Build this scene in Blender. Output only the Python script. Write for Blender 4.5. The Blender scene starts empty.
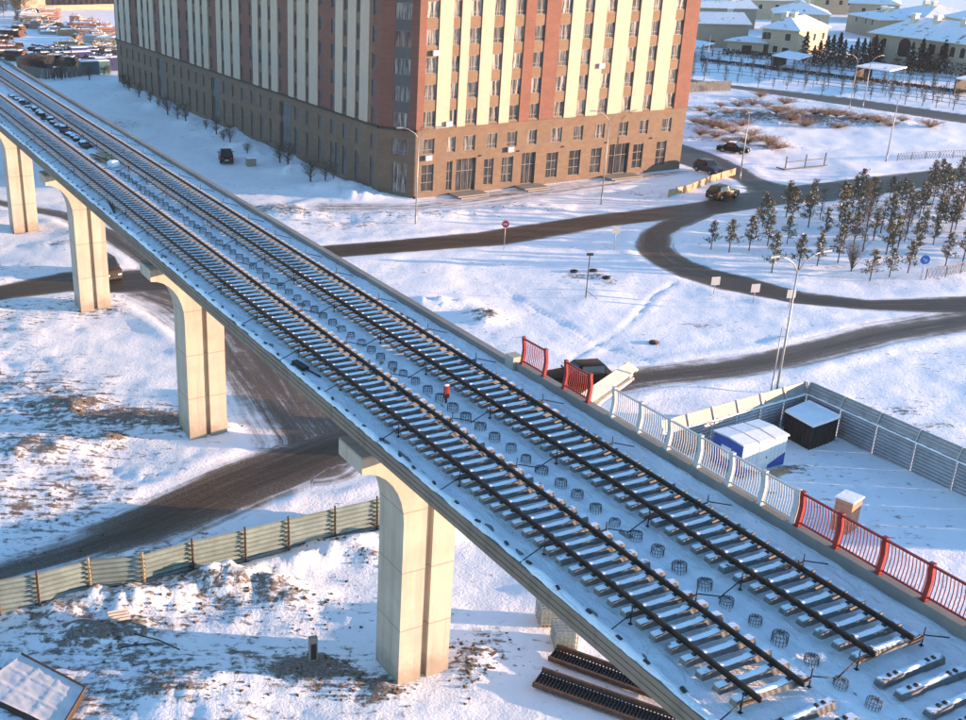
import bpy, bmesh, math, random
import numpy as np
from math import radians as R, sin, cos, pi, sqrt, atan2, hypot
from mathutils import Vector, Matrix, Euler
SC = bpy.context.scene
COL = SC.collection
random.seed(7)

# ------------------------------------------------------------------ camera
CAM_H = 32.0; FOC = 1136.3; PITCH = 0.40403; ROLL = -0.01447; CX = 348.4; CY = 394.05
_f = Vector((0, cos(PITCH), -sin(PITCH))); _d = Vector((0, -sin(PITCH), -cos(PITCH))); _r = Vector((1, 0, 0))
AX_R = cos(ROLL)*_r + sin(ROLL)*_d
AX_D = -sin(ROLL)*_r + cos(ROLL)*_d
AX_F = _f
cam = bpy.data.objects.new('camera', bpy.data.cameras.new('camera')); COL.objects.link(cam); SC.camera = cam
cam.matrix_world = Matrix(((AX_R.x, -AX_D.x, -AX_F.x, 0), (AX_R.y, -AX_D.y, -AX_F.y, 0), (AX_R.z, -AX_D.z, -AX_F.z, CAM_H), (0, 0, 0, 1)))
cd = cam.data
cd.sensor_fit = 'HORIZONTAL'; cd.sensor_width = 36; cd.lens = FOC/966*36
cd.shift_x = (483-CX)/966; cd.shift_y = (CY-360)/966
cd.clip_start = 0.5; cd.clip_end = 6000

# ------------------------------------------------------------------ light
SUN_AZ = R(-4.0); SUN_EL = R(6.1)
SKY_STRENGTH = 0.15; SUN_STRENGTH = 4.0; EXPOSURE = 2.0
W = bpy.data.worlds.new('World'); SC.world = W; W.use_nodes = True
nt = W.node_tree; bg = nt.nodes['Background']
sky = nt.nodes.new('ShaderNodeTexSky'); sky.sky_type = 'NISHITA'; sky.sun_disc = False
sky.sun_elevation = SUN_EL; sky.sun_rotation = pi/2 - SUN_AZ
sky.air_density = 1.0; sky.dust_density = 0.1; sky.ozone_density = 2.9
nt.links.new(sky.outputs[0], bg.inputs[0]); bg.inputs[1].default_value = SKY_STRENGTH
sun = bpy.data.objects.new('sun', bpy.data.lights.new('sun', 'SUN')); COL.objects.link(sun)
sun.data.energy = SUN_STRENGTH; sun.data.angle = R(0.5); sun.data.color = (1.0, 0.635, 0.41)
sdir = Vector((cos(SUN_EL)*cos(SUN_AZ), cos(SUN_EL)*sin(SUN_AZ), sin(SUN_EL)))
sun.rotation_euler = sdir.to_track_quat('Z', 'Y').to_euler(); sun.location = (60, -20, 60)
vs = SC.view_settings; vs.view_transform = 'Standard'; vs.look = 'None'; vs.gamma = 1; vs.exposure = EXPOSURE
vs.use_curve_mapping = False

# ------------------------------------------------------------------ helpers
def ray(px, py):
    return AX_R*((px-CX)/FOC) + AX_D*((py-CY)/FOC) + AX_F
def G(px, py, z=0.0):
    d = ray(px, py); t = (z-CAM_H)/d.z
    return Vector((d.x*t, d.y*t, z))
AT = -0.46694; AB = -0.48944
VN = Vector((cos(AT), -sin(AT), 0)); VU = Vector((sin(AT), cos(AT), 0))
VROT = -AT
def V(n, u, z=0.0):
    p = VN*n + VU*u; return Vector((p.x, p.y, z))

class MB:
    """collects faces of one mesh"""
    def __init__(s): s.v = []; s.f = []; s.m = []; s.mats = []; s.sm = []
    def mi(s, m):
        if m not in s.mats: s.mats.append(m)
        return s.mats.index(m)
    def face(s, pts, m, smooth=False):
        b = len(s.v); s.v += [tuple(p) for p in pts]; s.f.append(tuple(range(b, b+len(pts)))); s.m.append(s.mi(m)); s.sm.append(smooth)
    def mesh(s, vs, fs, m, smooth=False):
        b = len(s.v); s.v += [tuple(p) for p in vs]; k = s.mi(m)
        for f in fs: s.f.append(tuple(b+i for i in f)); s.m.append(k); s.sm.append(smooth)
    def box(s, x0, x1, y0, y1, z0, z1, m, M=None):
        p = [Vector((x, y, z)) for z in (z0, z1) for y in (y0, y1) for x in (x0, x1)]
        if M is not None: p = [M @ q for q in p]
        s.mesh(p, [(0, 2, 3, 1), (4, 5, 7, 6), (0, 1, 5, 4), (2, 6, 7, 3), (0, 4, 6, 2), (1, 3, 7, 5)], m)
    def bar(s, a, b, w, h, m, up=(0, 0, 1)):
        a = Vector(a); b = Vector(b); d = (b-a); L = d.length; d = d/L
        up = Vector(up)
        if abs(d.dot(up)) > .98: up = Vector((1, 0, 0))
        x = d.cross(up).normalized(); y = x.cross(d)
        p = []
        for q in (a, b):
            for sx, sy in ((-1, -1), (1, -1), (1, 1), (-1, 1)): p.append(q + x*(sx*w/2) + y*(sy*h/2))
        s.mesh(p, [(3, 2, 1, 0), (4, 5, 6, 7), (0, 1, 5, 4), (1, 2, 6, 5), (2, 3, 7, 6), (3, 0, 4, 7)], m)
    def tube(s, pts, rad, m, n=6, cap=True, smooth=True):
        pts = [Vector(p) for p in pts]; rr = rad if isinstance(rad, (list, tuple)) else [rad]*len(pts)
        vs = []; fs = []
        for i, p in enumerate(pts):
            d = (pts[min(i+1, len(pts)-1)] - pts[max(i-1, 0)]).normalized()
            up = Vector((0, 0, 1)) if abs(d.z) < .95 else Vector((1, 0, 0))
            x = d.cross(up).normalized(); y = x.cross(d)
            for k in range(n):
                a = 2*pi*k/n; vs.append(p + x*(rr[i]*cos(a)) + y*(rr[i]*sin(a)))
        for i in range(len(pts)-1):
            for k in range(n):
                a = i*n+k; b = i*n+(k+1) % n; fs.append((a, b, b+n, a+n))
        if cap:
            fs.append(tuple(range(n-1, -1, -1))); fs.append(tuple(range(len(vs)-n, len(vs))))
        s.mesh(vs, fs, m, smooth)
    def extrude(s, poly, y0, y1, m, axis='y', M=None):
        """poly of (x,z) swept from y0 to y1"""
        n = len(poly)
        vs = [Vector((x, y0, z)) for x, z in poly] + [Vector((x, y1, z)) for x, z in poly]
        if M is not None: vs = [M @ q for q in vs]
        fs = [(i, (i+1) % n, (i+1) % n+n, i+n) for i in range(n)] + [tuple(range(n-1, -1, -1)), tuple(range(n, 2*n))]
        s.mesh(vs, fs, m)
    def build(s, name, parent=None, loc=None, rotz=0.0, fix=True):
        me = bpy.data.meshes.new(name); me.from_pydata(s.v, [], s.f)
        for m in s.mats: me.materials.append(m)
        me.polygons.foreach_set('material_index', s.m); me.polygons.foreach_set('use_smooth', s.sm)
        if fix:
            bm = bmesh.new(); bm.from_mesh(me); bmesh.ops.remove_doubles(bm, verts=bm.verts, dist=1e-5)
            bmesh.ops.recalc_face_normals(bm, faces=bm.faces); bm.to_mesh(me); bm.free()
        me.update()
        o = bpy.data.objects.new(name, me); COL.objects.link(o)
        if parent is not None: o.parent = parent
        if loc is not None: o.location = loc
        o.rotation_euler = (0, 0, rotz)
        return o
def tag(o, label=None, cat=None, group=None, kind=None):
    if label: o['label'] = label
    if cat: o['category'] = cat
    if group: o['group'] = group
    if kind: o['kind'] = kind
    return o
def empty(name, loc=(0, 0, 0), rotz=0.0):
    o = bpy.data.objects.new(name, None); COL.objects.link(o); o.location = loc; o.rotation_euler = (0, 0, rotz)
    o.empty_display_size = .3; return o
def copy_tree(o, parent=None):
    c = o.copy(); COL.objects.link(c)
    if parent is not None: c.parent = parent
    for ch in list(o.children): copy_tree(ch, c)
    return c

# ------------------------------------------------------------------ materials
def newmat(name):
    m = bpy.data.materials.new(name); m.use_nodes = True
    n = m.node_tree.nodes; b = n['Principled BSDF']; return m, m.node_tree, b
class N:
    def __init__(s, nt): s.nt = nt
    def node(s, t, **kw):
        n = s.nt.nodes.new(t)
        for k, v in kw.items(): setattr(n, k, v)
        return n
    def link(s, a, b): s.nt.links.new(a, b)
    def noise(s, vec, scale, detail=4, rough=.55, dist=0.0):
        n = s.node('ShaderNodeTexNoise'); n.inputs['Scale'].default_value = scale; n.inputs['Detail'].default_value = detail
        n.inputs['Roughness'].default_value = rough; n.inputs['Distortion'].default_value = dist
        if vec is not None: s.link(vec, n.inputs['Vector'])
        return n.outputs['Fac']
    def math(s, op, a, b=None, c=None):
        n = s.node('ShaderNodeMath', operation=op)
        for i, q in enumerate((a, b, c)):
            if q is None: continue
            if isinstance(q, (int, float)): n.inputs[i].default_value = q
            else: s.link(q, n.inputs[i])
        return n.outputs[0]
    def ramp(s, fac, lo, hi, smooth=True):
        n = s.node('ShaderNodeMapRange'); n.interpolation_type = 'SMOOTHSTEP' if smooth else 'LINEAR'
        s.link(fac, n.inputs[0]); n.inputs[1].default_value = lo; n.inputs[2].default_value = hi
        return n.outputs[0]
    def mix(s, fac, a, b, mode='MIX'):
        n = s.node('ShaderNodeMix', data_type='RGBA', blend_type=mode)
        if isinstance(fac, (int, float)): n.inputs[0].default_value = fac
        else: s.link(fac, n.inputs[0])
        for q, i in ((a, 6), (b, 7)):
            if isinstance(q, tuple): n.inputs[i].default_value = q if len(q) == 4 else q+(1,)
            else: s.link(q, n.inputs[i])
        return n.outputs[2]
    def bump(s, h, strength, dist, b):
        n = s.node('ShaderNodeBump'); n.inputs['Strength'].default_value = strength; n.inputs['Distance'].default_value = dist
        s.link(h, n.inputs['Height']); s.link(n.outputs[0], b.inputs['Normal'])
    def attr(s, name):
        n = s.node('ShaderNodeAttribute', attribute_name=name); return n.outputs['Fac']
    def pos(s): return s.node('ShaderNodeNewGeometry').outputs['Position']
    def obj(s): return s.node('ShaderNodeTexCoord').outputs['Object']
    def scaled(s, vec, x, y, z):
        n = s.node('ShaderNodeMapping'); s.link(vec, n.inputs[0]); n.inputs['Scale'].default_value = (x, y, z); return n.outputs[0]
def mat(name, col, rough=.7, var=.25, scale=3.0, metal=0.0, col2=None, bump=0.0, coord='pos', spec=None, stretch=None):
    m, t, b = newmat(name); k = N(t)
    v = k.pos() if coord == 'pos' else k.obj()
    if stretch: v = k.scaled(v, *stretch)
    f = k.noise(v, scale, 5, .6)
    lo = tuple(c*(1-var) for c in col); hi = tuple(min(1, c*(1+var)) for c in (col2 or col))
    c = k.mix(k.ramp(f, .25, .75), lo, hi)
    k.link(c, b.inputs['Base Color']); b.inputs['Roughness'].default_value = rough; b.inputs['Metallic'].default_value = metal
    if spec is not None: b.inputs['Specular IOR Level'].default_value = spec
    if bump: k.bump(k.noise(v, scale*4, 3), .5, bump, b)
    return m

def snow_on(name, col, amount=.5, rough=.75, scale=2.0):
    """a surface whose upward faces carry patches of snow"""
    m, t, b = newmat(name); k = N(t)
    p = k.pos(); f = k.noise(p, scale, 4, .6)
    nz = k.node('ShaderNodeSeparateXYZ'); k.link(k.node('ShaderNodeNewGeometry').outputs['Normal'], nz.inputs[0])
    up = k.ramp(nz.outputs[2], .55, .85)
    s = k.math('MULTIPLY', up, k.ramp(f, .62-amount*.55, .68-amount*.55+.08))
    base = k.mix(k.ramp(k.noise(p, 5, 4), .3, .7), tuple(c*.75 for c in col), tuple(min(1, c*1.2) for c in col))
    k.link(k.mix(s, base, (.82, .84, .87)), b.inputs['Base Color']); b.inputs['Roughness'].default_value = rough
    return m

def concrete_mat(name, col, joint=0.0, stain=.25, rough=.85):
    m, t, b = newmat(name); k = N(t)
    o = k.obj(); p = k.pos()
    big = k.ramp(k.noise(p, .35, 5, .6), .3, .7); fine = k.noise(p, 3.2, 6, .65)
    streak = k.noise(k.scaled(p, 2.2, 2.2, .12), 1.0, 4, .6)
    c = k.mix(big, tuple(x*.84 for x in col), tuple(min(1, x*1.08) for x in col))
    c = k.mix(k.math('MULTIPLY', k.ramp(streak, .48, .72), stain), c, tuple(x*.55 for x in col))
    c = k.mix(k.math('MULTIPLY', k.ramp(fine, .55, .75), .35), c, tuple(x*.7 for x in col))
    if joint:
        z = k.node('ShaderNodeSeparateXYZ'); k.link(p, z.inputs[0])
        zz = k.math('ADD', z.outputs[2], k.math('MULTIPLY', k.noise(p, .8, 2), .12))
        fr = k.math('FRACT', k.math('DIVIDE', zz, joint))
        ln = k.math('LESS_THAN', fr, .022)
        c = k.mix(k.math('MULTIPLY', ln, .55), c, tuple(x*.35 for x in col))
    if joint:
        zz2 = k.math('ADD', z.outputs[2], k.math('MULTIPLY', k.math('SUBTRACT', k.noise(p, 1.1, 4, .65), .5), 3.2))
        c = k.mix(k.math('MULTIPLY', k.ramp(zz2, 1.5, .2), .55), c, (.17, .13, .095))
        run = k.noise(k.scaled(p, 5.0, 5.0, .05), 1.0, 3, .6)
        c = k.mix(k.math('MULTIPLY', k.ramp(run, .55, .72), .35), c, tuple(x*.6 for x in col))
    k.link(c, b.inputs['Base Color']); b.inputs['Roughness'].default_value = rough
    k.bump(fine, .35, .02, b)
    return m

def brick_mat(name, c1, c2, mortar, rough=.85):
    m, t, b = newmat(name); k = N(t)
    o = k.obj()
    sx = k.node('ShaderNodeSeparateXYZ'); k.link(o, sx.inputs[0])
    cx = k.node('ShaderNodeCombineXYZ'); k.link(k.math('ADD', sx.outputs[0], sx.outputs[1]), cx.inputs[0]); k.link(sx.outputs[2], cx.inputs[1])
    br = k.node('ShaderNodeTexBrick'); k.link(cx.outputs[0], br.inputs['Vector'])
    br.inputs['Color1'].default_value = c1+(1,); br.inputs['Color2'].default_value = c2+(1,); br.inputs['Mortar'].default_value = mortar+(1,)
    br.inputs['Scale'].default_value = 1.0; br.inputs['Brick Width'].default_value = .62; br.inputs['Row Height'].default_value = .31
    br.inputs['Mortar Size'].default_value = .012
    f = k.ramp(k.noise(k.pos(), .5, 5, .65), .3, .7)
    c = k.mix(k.math('MULTIPLY', f, .28), br.outputs[0], tuple(x*.5 for x in c1))
    k.link(c, b.inputs['Base Color']); b.inputs['Roughness'].default_value = rough
    return m

SNOW = mat('snow', (.87, .885, .905), .6, .05, 1.5, bump=.03)
def roof_mat():
    m, t, b = newmat('roof_snow'); k = N(t); p = k.pos()
    f = k.noise(p, .28, 5, .65, .8); g = k.noise(p, 1.4, 3, .6)
    s_ = k.mix(k.ramp(g, .3, .7), (.76, .78, .82), (.86, .87, .89))
    k.link(k.mix(k.math('MULTIPLY', k.ramp(f, .58, .66), .8), s_, (.16, .12, .10)), b.inputs['Base Color']); b.inputs['Roughness'].default_value = .65
    return m
SNOWROOF = roof_mat()
CONC = concrete_mat('pier_concrete', (.43, .375, .305), joint=2.95, stain=.45)
CONC_GREY = concrete_mat('deck_concrete', (.27, .24, .205))
SLEEPER = snow_on('sleeper_concrete', (.145, .14, .135), .56, scale=3.0)
RAILM = mat('rail_steel', (.060, .038, .028), .55, .4, 4, metal=.55)
RUST = mat('rusty_steel', (.11, .06, .04), .8, .4, 6, metal=.2)
DARKST = mat('dark_steel', (.035, .033, .033), .6, .3, 5, metal=.3)
REDP = mat('red_paint', (.27, .022, .018), .45, .2, 4)
WHITEP = mat('white_paint', (.52, .51, .50), .5, .1, 4)
GALV = mat('galvanised_steel', (.42, .43, .43), .5, .15, 2, metal=.45)
POLE = mat('lamp_pole_steel', (.33, .32, .31), .5, .15, 2, metal=.4)
BROWNB = brick_mat('tan_brick', (.185, .122, .080), (.150, .098, .066), (.165, .128, .10))
SPAND = brick_mat('spandrel_brick', (.21, .138, .086), (.18, .115, .072), (.20, .15, .105))
CREAM = mat('cream_panel', (.475, .36, .27), .75, .05, 1.2)
REDB = brick_mat('red_brick', (.205, .082, .058), (.172, .070, .049), (.195, .11, .082))
REDDARK = brick_mat('maroon_brick', (.20, .07, .055), (.17, .06, .048), (.2, .09, .07))
SIDEB = brick_mat('brown_grey_brick', (.17, .135, .115), (.14, .11, .095), (.18, .15, .13))
SIDECREAM = mat('grey_white_panel', (.50, .47, .44), .75, .06, 1.2)
FRAME = mat('window_frame', (.17, .165, .155), .5, .1, 3)
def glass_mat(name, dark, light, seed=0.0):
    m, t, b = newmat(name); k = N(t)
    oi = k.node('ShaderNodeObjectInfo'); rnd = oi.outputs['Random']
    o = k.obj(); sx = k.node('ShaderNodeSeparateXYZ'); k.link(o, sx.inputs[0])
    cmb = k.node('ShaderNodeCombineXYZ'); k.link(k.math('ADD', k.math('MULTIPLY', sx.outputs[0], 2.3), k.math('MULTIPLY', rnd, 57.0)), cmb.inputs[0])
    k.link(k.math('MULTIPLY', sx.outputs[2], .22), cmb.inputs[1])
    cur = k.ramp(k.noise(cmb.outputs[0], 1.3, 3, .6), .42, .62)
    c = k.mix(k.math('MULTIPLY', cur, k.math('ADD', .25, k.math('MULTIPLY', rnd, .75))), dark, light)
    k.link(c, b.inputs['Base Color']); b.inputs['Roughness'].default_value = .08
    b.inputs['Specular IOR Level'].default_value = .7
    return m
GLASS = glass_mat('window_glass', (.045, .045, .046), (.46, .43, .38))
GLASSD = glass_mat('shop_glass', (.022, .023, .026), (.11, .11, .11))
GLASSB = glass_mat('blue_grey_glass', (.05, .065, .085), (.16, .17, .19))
CARGLASS = mat('car_glass', (.015, .016, .018), .08, .1, 2, spec=.7)
TYRE = mat('tyre_rubber', (.02, .02, .02), .85, .2, 5)
RIM = mat('wheel_rim', (.35, .35, .36), .35, .1, 5, metal=.8)
LAMPR = mat('tail_lamp', (.35, .02, .02), .3, .1, 5)
LAMPW = mat('head_lamp', (.7, .7, .68), .2, .05, 5)
PLATE = mat('number_plate', (.6, .6, .58), .5, .05, 5)
def paint(name, col, metal=.05): 
    m = mat(name, col, .32, .08, 1.5, metal=metal, spec=.12); return m

# ------------------------------------------------------------------ terrain functions
def _hash(ix, iy, s):
    h = (ix.astype(np.int64)*374761393 + iy.astype(np.int64)*668265263 + s*974711) & 0x7fffffff
    h = ((h ^ (h >> 13))*1274126177) & 0x7fffffff
    return ((h ^ (h >> 16)) & 0xffff)/65535.0
def vnoise(x, y, s=0):
    ix = np.floor(x); iy = np.floor(y); fx = x-ix; fy = y-iy
    fx = fx*fx*(3-2*fx); fy = fy*fy*(3-2*fy)
    a = _hash(ix, iy, s); b = _hash(ix+1, iy, s); c = _hash(ix, iy+1, s); d = _hash(ix+1, iy+1, s)
    return (a*(1-fx)+b*fx)*(1-fy) + (c*(1-fx)+d*fx)*fy - .5
def fbm(x, y, s=0, o=4, g=.5):
    r = 0; a = 1; f = 1
    for i in range(o):
        r = r + a*vnoise(x*f+17.3*i, y*f-9.1*i, s+i); a *= g; f *= 2.03
    return r
def sstep(a, b, x):
    t = np.clip((x-a)/(b-a), 0, 1); return t*t*(3-2*t)
# roads: stations of (upper-edge pixel, lower-edge pixel) of the surveyed photograph, turned into centre lines on the ground
def road_line(pairs, z=0):
    out = []
    for (a, b) in pairs:
        p = G(*a); q = G(*b); out.append((p, q))
    c = [(p+q)/2 for p, q in out]
    res = []
    for i, (p, q) in enumerate(out):
        d = (c[min(i+1, len(c)-1)] - c[max(i-1, 0)]); d.z = 0; d.normalize()
        w = (q-p); hw = abs(w.x*d.y - w.y*d.x)/2
        res.append((c[i].x, c[i].y, hw))
    return res
ROADS = [
 # main street past the building, crossing under the viaduct
 (1.0, road_line([((1100, 156), (1100, 169)), ((948, 169), (948, 183)), ((835, 181), (835, 201)), ((760, 191), (760, 208)), ((707, 201), (707, 216)), ((649, 209), (649, 222)), ((612, 212), (586, 230)), ((490, 231), (490, 247)), ((400, 240), (400, 253)), ((325, 246), (330, 258)), ((240, 253), (240, 270)), ((160, 268), (165, 292)), ((111, 272), (111, 293)), ((74, 272), (74, 291)), ((0, 285), (0, 300)), ((-80, 300), (-80, 316)), ((-260, 318), (-260, 336)), ((-520, 335), (-520, 356))])),
 # far lane on the left that leaves the street
 (.85, road_line([((-500, 168), (-500, 175)), ((-260, 176), (-260, 183)), ((-60, 190), (-60, 198)), ((0, 200), (0, 206)), ((66, 211), (66, 221)), ((104, 224), (104, 240)), ((140, 250), (135, 262)), ((165, 268), (165, 285))])),
 # crossing road below the viaduct to the right
 (1.0, road_line([((1100, 285), (1100, 300)), ((966, 310), (966, 331)), ((874, 326), (874, 346)), ((782, 348), (782, 369)), ((720, 359), (720, 379)), ((636, 369), (632, 389)), ((540, 385), (540, 408)), ((440, 405), (440, 440)), ((340, 425), (345, 465)), ((224, 463), (240, 512)), ((142, 504), (150, 547)), ((74, 540), (74, 564)), ((0, 562), (0, 583)), ((-120, 592), (-120, 618)), ((-320, 632), (-320, 664)), ((-560, 670), (-560, 710))])),
 # roundabout arm
 (1.0, road_line([((707, 206), (707, 217)), ((690, 209), (695, 223)), ((660, 222), (683, 228)), ((640, 234), (673, 233)), ((636, 248), (670, 246)), ((645, 258), (676, 252)), ((659, 267), (686, 259)), ((690, 280), (706, 267)), ((730, 292), (735, 274)), ((795, 304), (797, 292)), ((874, 311), (874, 301)), ((966, 314), (966, 297)), ((1100, 312), (1100, 292))])),
 # side road behind the building
 (.95, road_line([((600, 120), (600, 140)), ((682, 144), (682, 166)), ((726, 161), (716, 177)), ((753, 176), (742, 183)), ((784, 185), (765, 196)), ((820, 190), (800, 200))])),
 # far straight road
 (.8, road_line([((560, 62), (560, 66)), ((640, 72), (640, 76)), ((716, 83), (720, 87)), ((835, 96), (835, 104)), ((966, 115), (966, 124)), ((1150, 139), (1150, 149))])),
 # muddy haul track curving beside the viaduct
 (.68, road_line([((150, 268), (115, 292)), ((225, 288), (160, 318)), ((280, 320), (198, 350)), ((318, 362), (222, 392)), ((345, 402), (245, 425)), ((368, 422), (258, 455)), ((372, 440), (250, 485))])),
 # trodden drive in front of the facade
 (.47, road_line([((330, 201), (330, 213)), ((413, 202), (420, 213)), ((500, 189), (505, 203)), ((600, 178), (605, 188)), ((680, 168), (684, 176))])),
]
def polydist(x, y, pts):
    best = np.full(x.shape, 1e9); al = np.zeros(x.shape); ac = np.zeros(x.shape); run = 0
    for (x0, y0, h0), (x1, y1, h1) in zip(pts[:-1], pts[1:]):
        dx, dy = x1-x0, y1-y0; L = hypot(dx, dy)
        t = np.clip(((x-x0)*dx+(y-y0)*dy)/(L*L), 0, 1)
        px = x-x0-t*dx; py = y-y0-t*dy; d = np.sqrt(px*px+py*py); h = h0+(h1-h0)*t
        q = d-h; side = np.sign(px*dy-py*dx)
        m = q < best; best = np.where(m, q, best); al = np.where(m, run+t*L, al); ac = np.where(m, side*d, ac); run += L
    return best, al, ac
def road_fields(x, y):
    mask = np.zeros(x.shape); al = x*1.0; ac = y*1.0; sd = np.full(x.shape, 50.0)
    for (s, pts), so in zip(ROADS, (.7, .9, 2.4, .7, .7, .6, 3.0, 1.2)):
        q, a, c = polydist(x, y, pts)
        w = so + .003*y
        k = s*sstep(w, -w, q)
        m = k > mask
        mask = np.where(m, k, mask); al = np.where(k >= mask, a, al); ac = np.where(k >= mask, c, ac); sd = np.minimum(sd, q)
    return mask, al, ac, sd
# dirt and mounds: pixel centre, radii in metres, dirt amount, height
DIRT = [(70, 405, 2.2, 1.6, .42, .5), (150, 418, 4.5, 1.6, .5, .25), (190, 428, 2.6, 1.4, .45, .2), (45, 450, 3, 1.5, .25, .4), (112, 438, 1.2, .8, .4, .35),
 (325, 672, 2.3, 1.2, .62, .1), (300, 668, 1.5, .8, .45, .1), (385, 690, 1.2, .8, .5, .15), (462, 665, .8, 1.6, .4, .1), (370, 560, 1.6, .8, .3, .3), (310, 545, 2.2, .7, .35, .35),
 (250, 590, 3.0, 1.0, .2, .5), (200, 585, 2.5, .9, .15, .6), (130, 600, 2.5, .9, .12, .7), (60, 612, 2.0, .7, .2, .35), (290, 600, 2, 1.0, .25, .25), (120, 632, 2.0, 1.2, .20, .25), (80, 635, 1.5, .8, .22, .3),
 (100, 310, 3, 1.5, .35, .2), (90, 300, 2.5, 1.2, .42, .1), (100, 235, 4, 2, .25, .2), (60, 245, 3, 1.5, .3, .2), (485, 318, 1.6, 1.2, .42, .7), (445, 305, 3, 1.6, .05, .5),
 (585, 276, 2.4, .8, .4, .1), (612, 285, 1.6, .8, .3, .05), (705, 325, 2.2, .8, .28, .02), (900, 410, 1.5, .7, .4, .05), (935, 425, 2.5, .7, .3, .05), (270, 210, 6, 3, .3, .15), (330, 212, 8, 2.5, .22, .3),
 (430, 215, 9, 2, .18, .4), (520, 208, 8, 2, .12, .3), (640, 195, 6, 1.6, .15, .3), (350, 225, 5, 2, .25, .2), (95, 125, 8, 4, .25, .2), (60, 118, 5, 3, .32, .4),
 (700, 128, 10, 3, .35, .4), (745, 120, 10, 3, .32, .6), (790, 122, 12, 3, .34, .6), (850, 124, 12, 3, .34, .6), (715, 140, 8, 3, .35, .3), (760, 148, 8, 2, .38, .4), (740, 100, 10, 3, .3, .3), (800, 112, 12, 3, .34, .3),
 (880, 118, 8, 3, .28, .4), (135, 94, 3, 3, 0, .5), (160, 106, 3, 3, 0, .6), (196, 124, 3, 3, .02, .7), (222, 134, 3.5, 3, .03, .9), (246, 147, 3, 3, 0, .8), (268, 158, 3.5, 2.5, .02, .9), (296, 172, 3, 2.5, 0, .9), (338, 190, 4, 2.5, .02, 1.0), (365, 198, 3, 2, .05, .7), (700, 110, 8, 3, .3, .3), (510, 640, 2.0, 1.0, .12, .1), (490, 655, 1.2, 1.2, .3, .1), (545, 590, 2, 1, .05, .2), (400, 620, 3, 1.2, .05, .25), (180, 690, 2.5, .8, .18, .15), (820, 440, 1.4, .6, .22, .1), (790, 470, 1.5, .8, .25, .1)]
DIRTW = [(G(a, b), rx, ry, d, h) for a, b, rx, ry, d, h in DIRT]
LFENCE = [(-330, 688), (-270, 676), (-200, 661), (-130, 646), (-60, 631), (0, 616), (39.6, 609), (91.5, 594.6), (145, 593-4), (193, 575), (245, 563), (288, 552), (334, 541), (376, 531), (430, 519)]
LFW = [G(*p) for p in LFENCE]
def terrain(x, y):
    x = np.asarray(x, float); y = np.asarray(y, float)
    mask, al, ac, sd = road_fields(x, y)
    off = sstep(0, 2.0, sd)
    n = (x*VN.x+y*VN.y)
    rough = sstep(24, 12, n)*sstep(150, 90, y)        # the churned building site on the viaduct's near side
    far = sstep(60, 140, y)
    z = off*(.10+.17*rough+.08*far)*fbm(x/7, y/7, 3, 3)*1.6
    z += off*(.075+.10*rough)*fbm(x/1.6, y/1.3, 9, 4)
    z += off*(.02+.07*rough)*np.abs(fbm(x/.7, y/1.1, 21, 3))
    z += (1-off)*.03*fbm(ac/.7, al/9, 31, 2)
    bank = np.exp(-((sd-1.1)/.7)**2)*(.10+.22*np.clip(fbm(x/2.5, y/2.5, 41, 3)+.35, 0, 1)); z += .6*bank*sstep(-.2, .4, sd)
    dirt = np.full(x.shape, .0) + (.225+.20*fbm(x/5, y/3.2, 77, 3))*rough + (.07+.16*fbm(x/6, y/4, 78, 3))*off
    for p, rx, ry, d, h in DIRTW:
        if h == 0 and d == 0: continue
        q = ((x-p.x)/rx)**2 + ((y-p.y)/ry)**2
        e = np.exp(-q)
        dirt += d*e; z += h*off*e*(1+.9*fbm(x/.9, y/.9, 55, 3))
    # snow berm along the inner side of the corrugated fence
    fx = [(p.x, p.y, .2) for p in LFW]
    q, a, c = polydist(x, y, fx)
    z += np.exp(-((q-1.1)/1.0)**2)*.55*(c > 0)*(1+fbm(x/1.3, y/1.3, 61, 3)) * sstep(-12, -4, x)
    # lane ruts in the open snowfield
    for pts in RUTS:
        q, a, c = polydist(x, y, pts)
        z += (-.05*np.exp(-(q/.2)**2) + .03*np.exp(-((q-.45)/.2)**2))*(1+fbm(x/1.5, y/1.5, 91, 2))
    return z, mask, al, ac, dirt
RUTS = [[(p.x, p.y, .1) for p in [G(675, 283), G(652, 296), G(640, 312), G(622, 330), G(600, 342), G(570, 360)]],
        [(p.x, p.y, .1) for p in [G(500, 285), G(530, 305), G(565, 325), G(600, 345), G(650, 362)]],
        [(p.x, p.y, .1) for p in [G(240, 175), G(280, 186), G(330, 200)]], [(p.x, p.y, .1) for p in [G(190, 135), G(235, 150), G(300, 185)]],
        [(p.x, p.y, .1) for p in [G(842, 470), G(868, 490), G(873, 515), G(862, 535)]]]
HX = np.arange(-95, 145, .5); HY = np.arange(26, 300, .5)
_gx, _gy = np.meshgrid(HX, HY); HGRID = terrain(_gx.ravel(), _gy.ravel())[0].reshape(_gx.shape)
def hz(x, y):
    i = (x-HX[0])/.5; j = (y-HY[0])/.5; a = int(math.floor(i)); b = int(math.floor(j))
    if a < 0 or b < 0 or a >= len(HX)-1 or b >= len(HY)-1: return 0.0
    i -= a; j -= b; g = HGRID
    return float((g[b, a]*(1-i)+g[b, a+1]*i)*(1-j)+(g[b+1, a]*(1-i)+g[b+1, a+1]*i)*j)
def GH(px, py, dz=0.0):
    p = G(px, py); p.z = hz(p.x, p.y)+dz; return p

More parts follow.
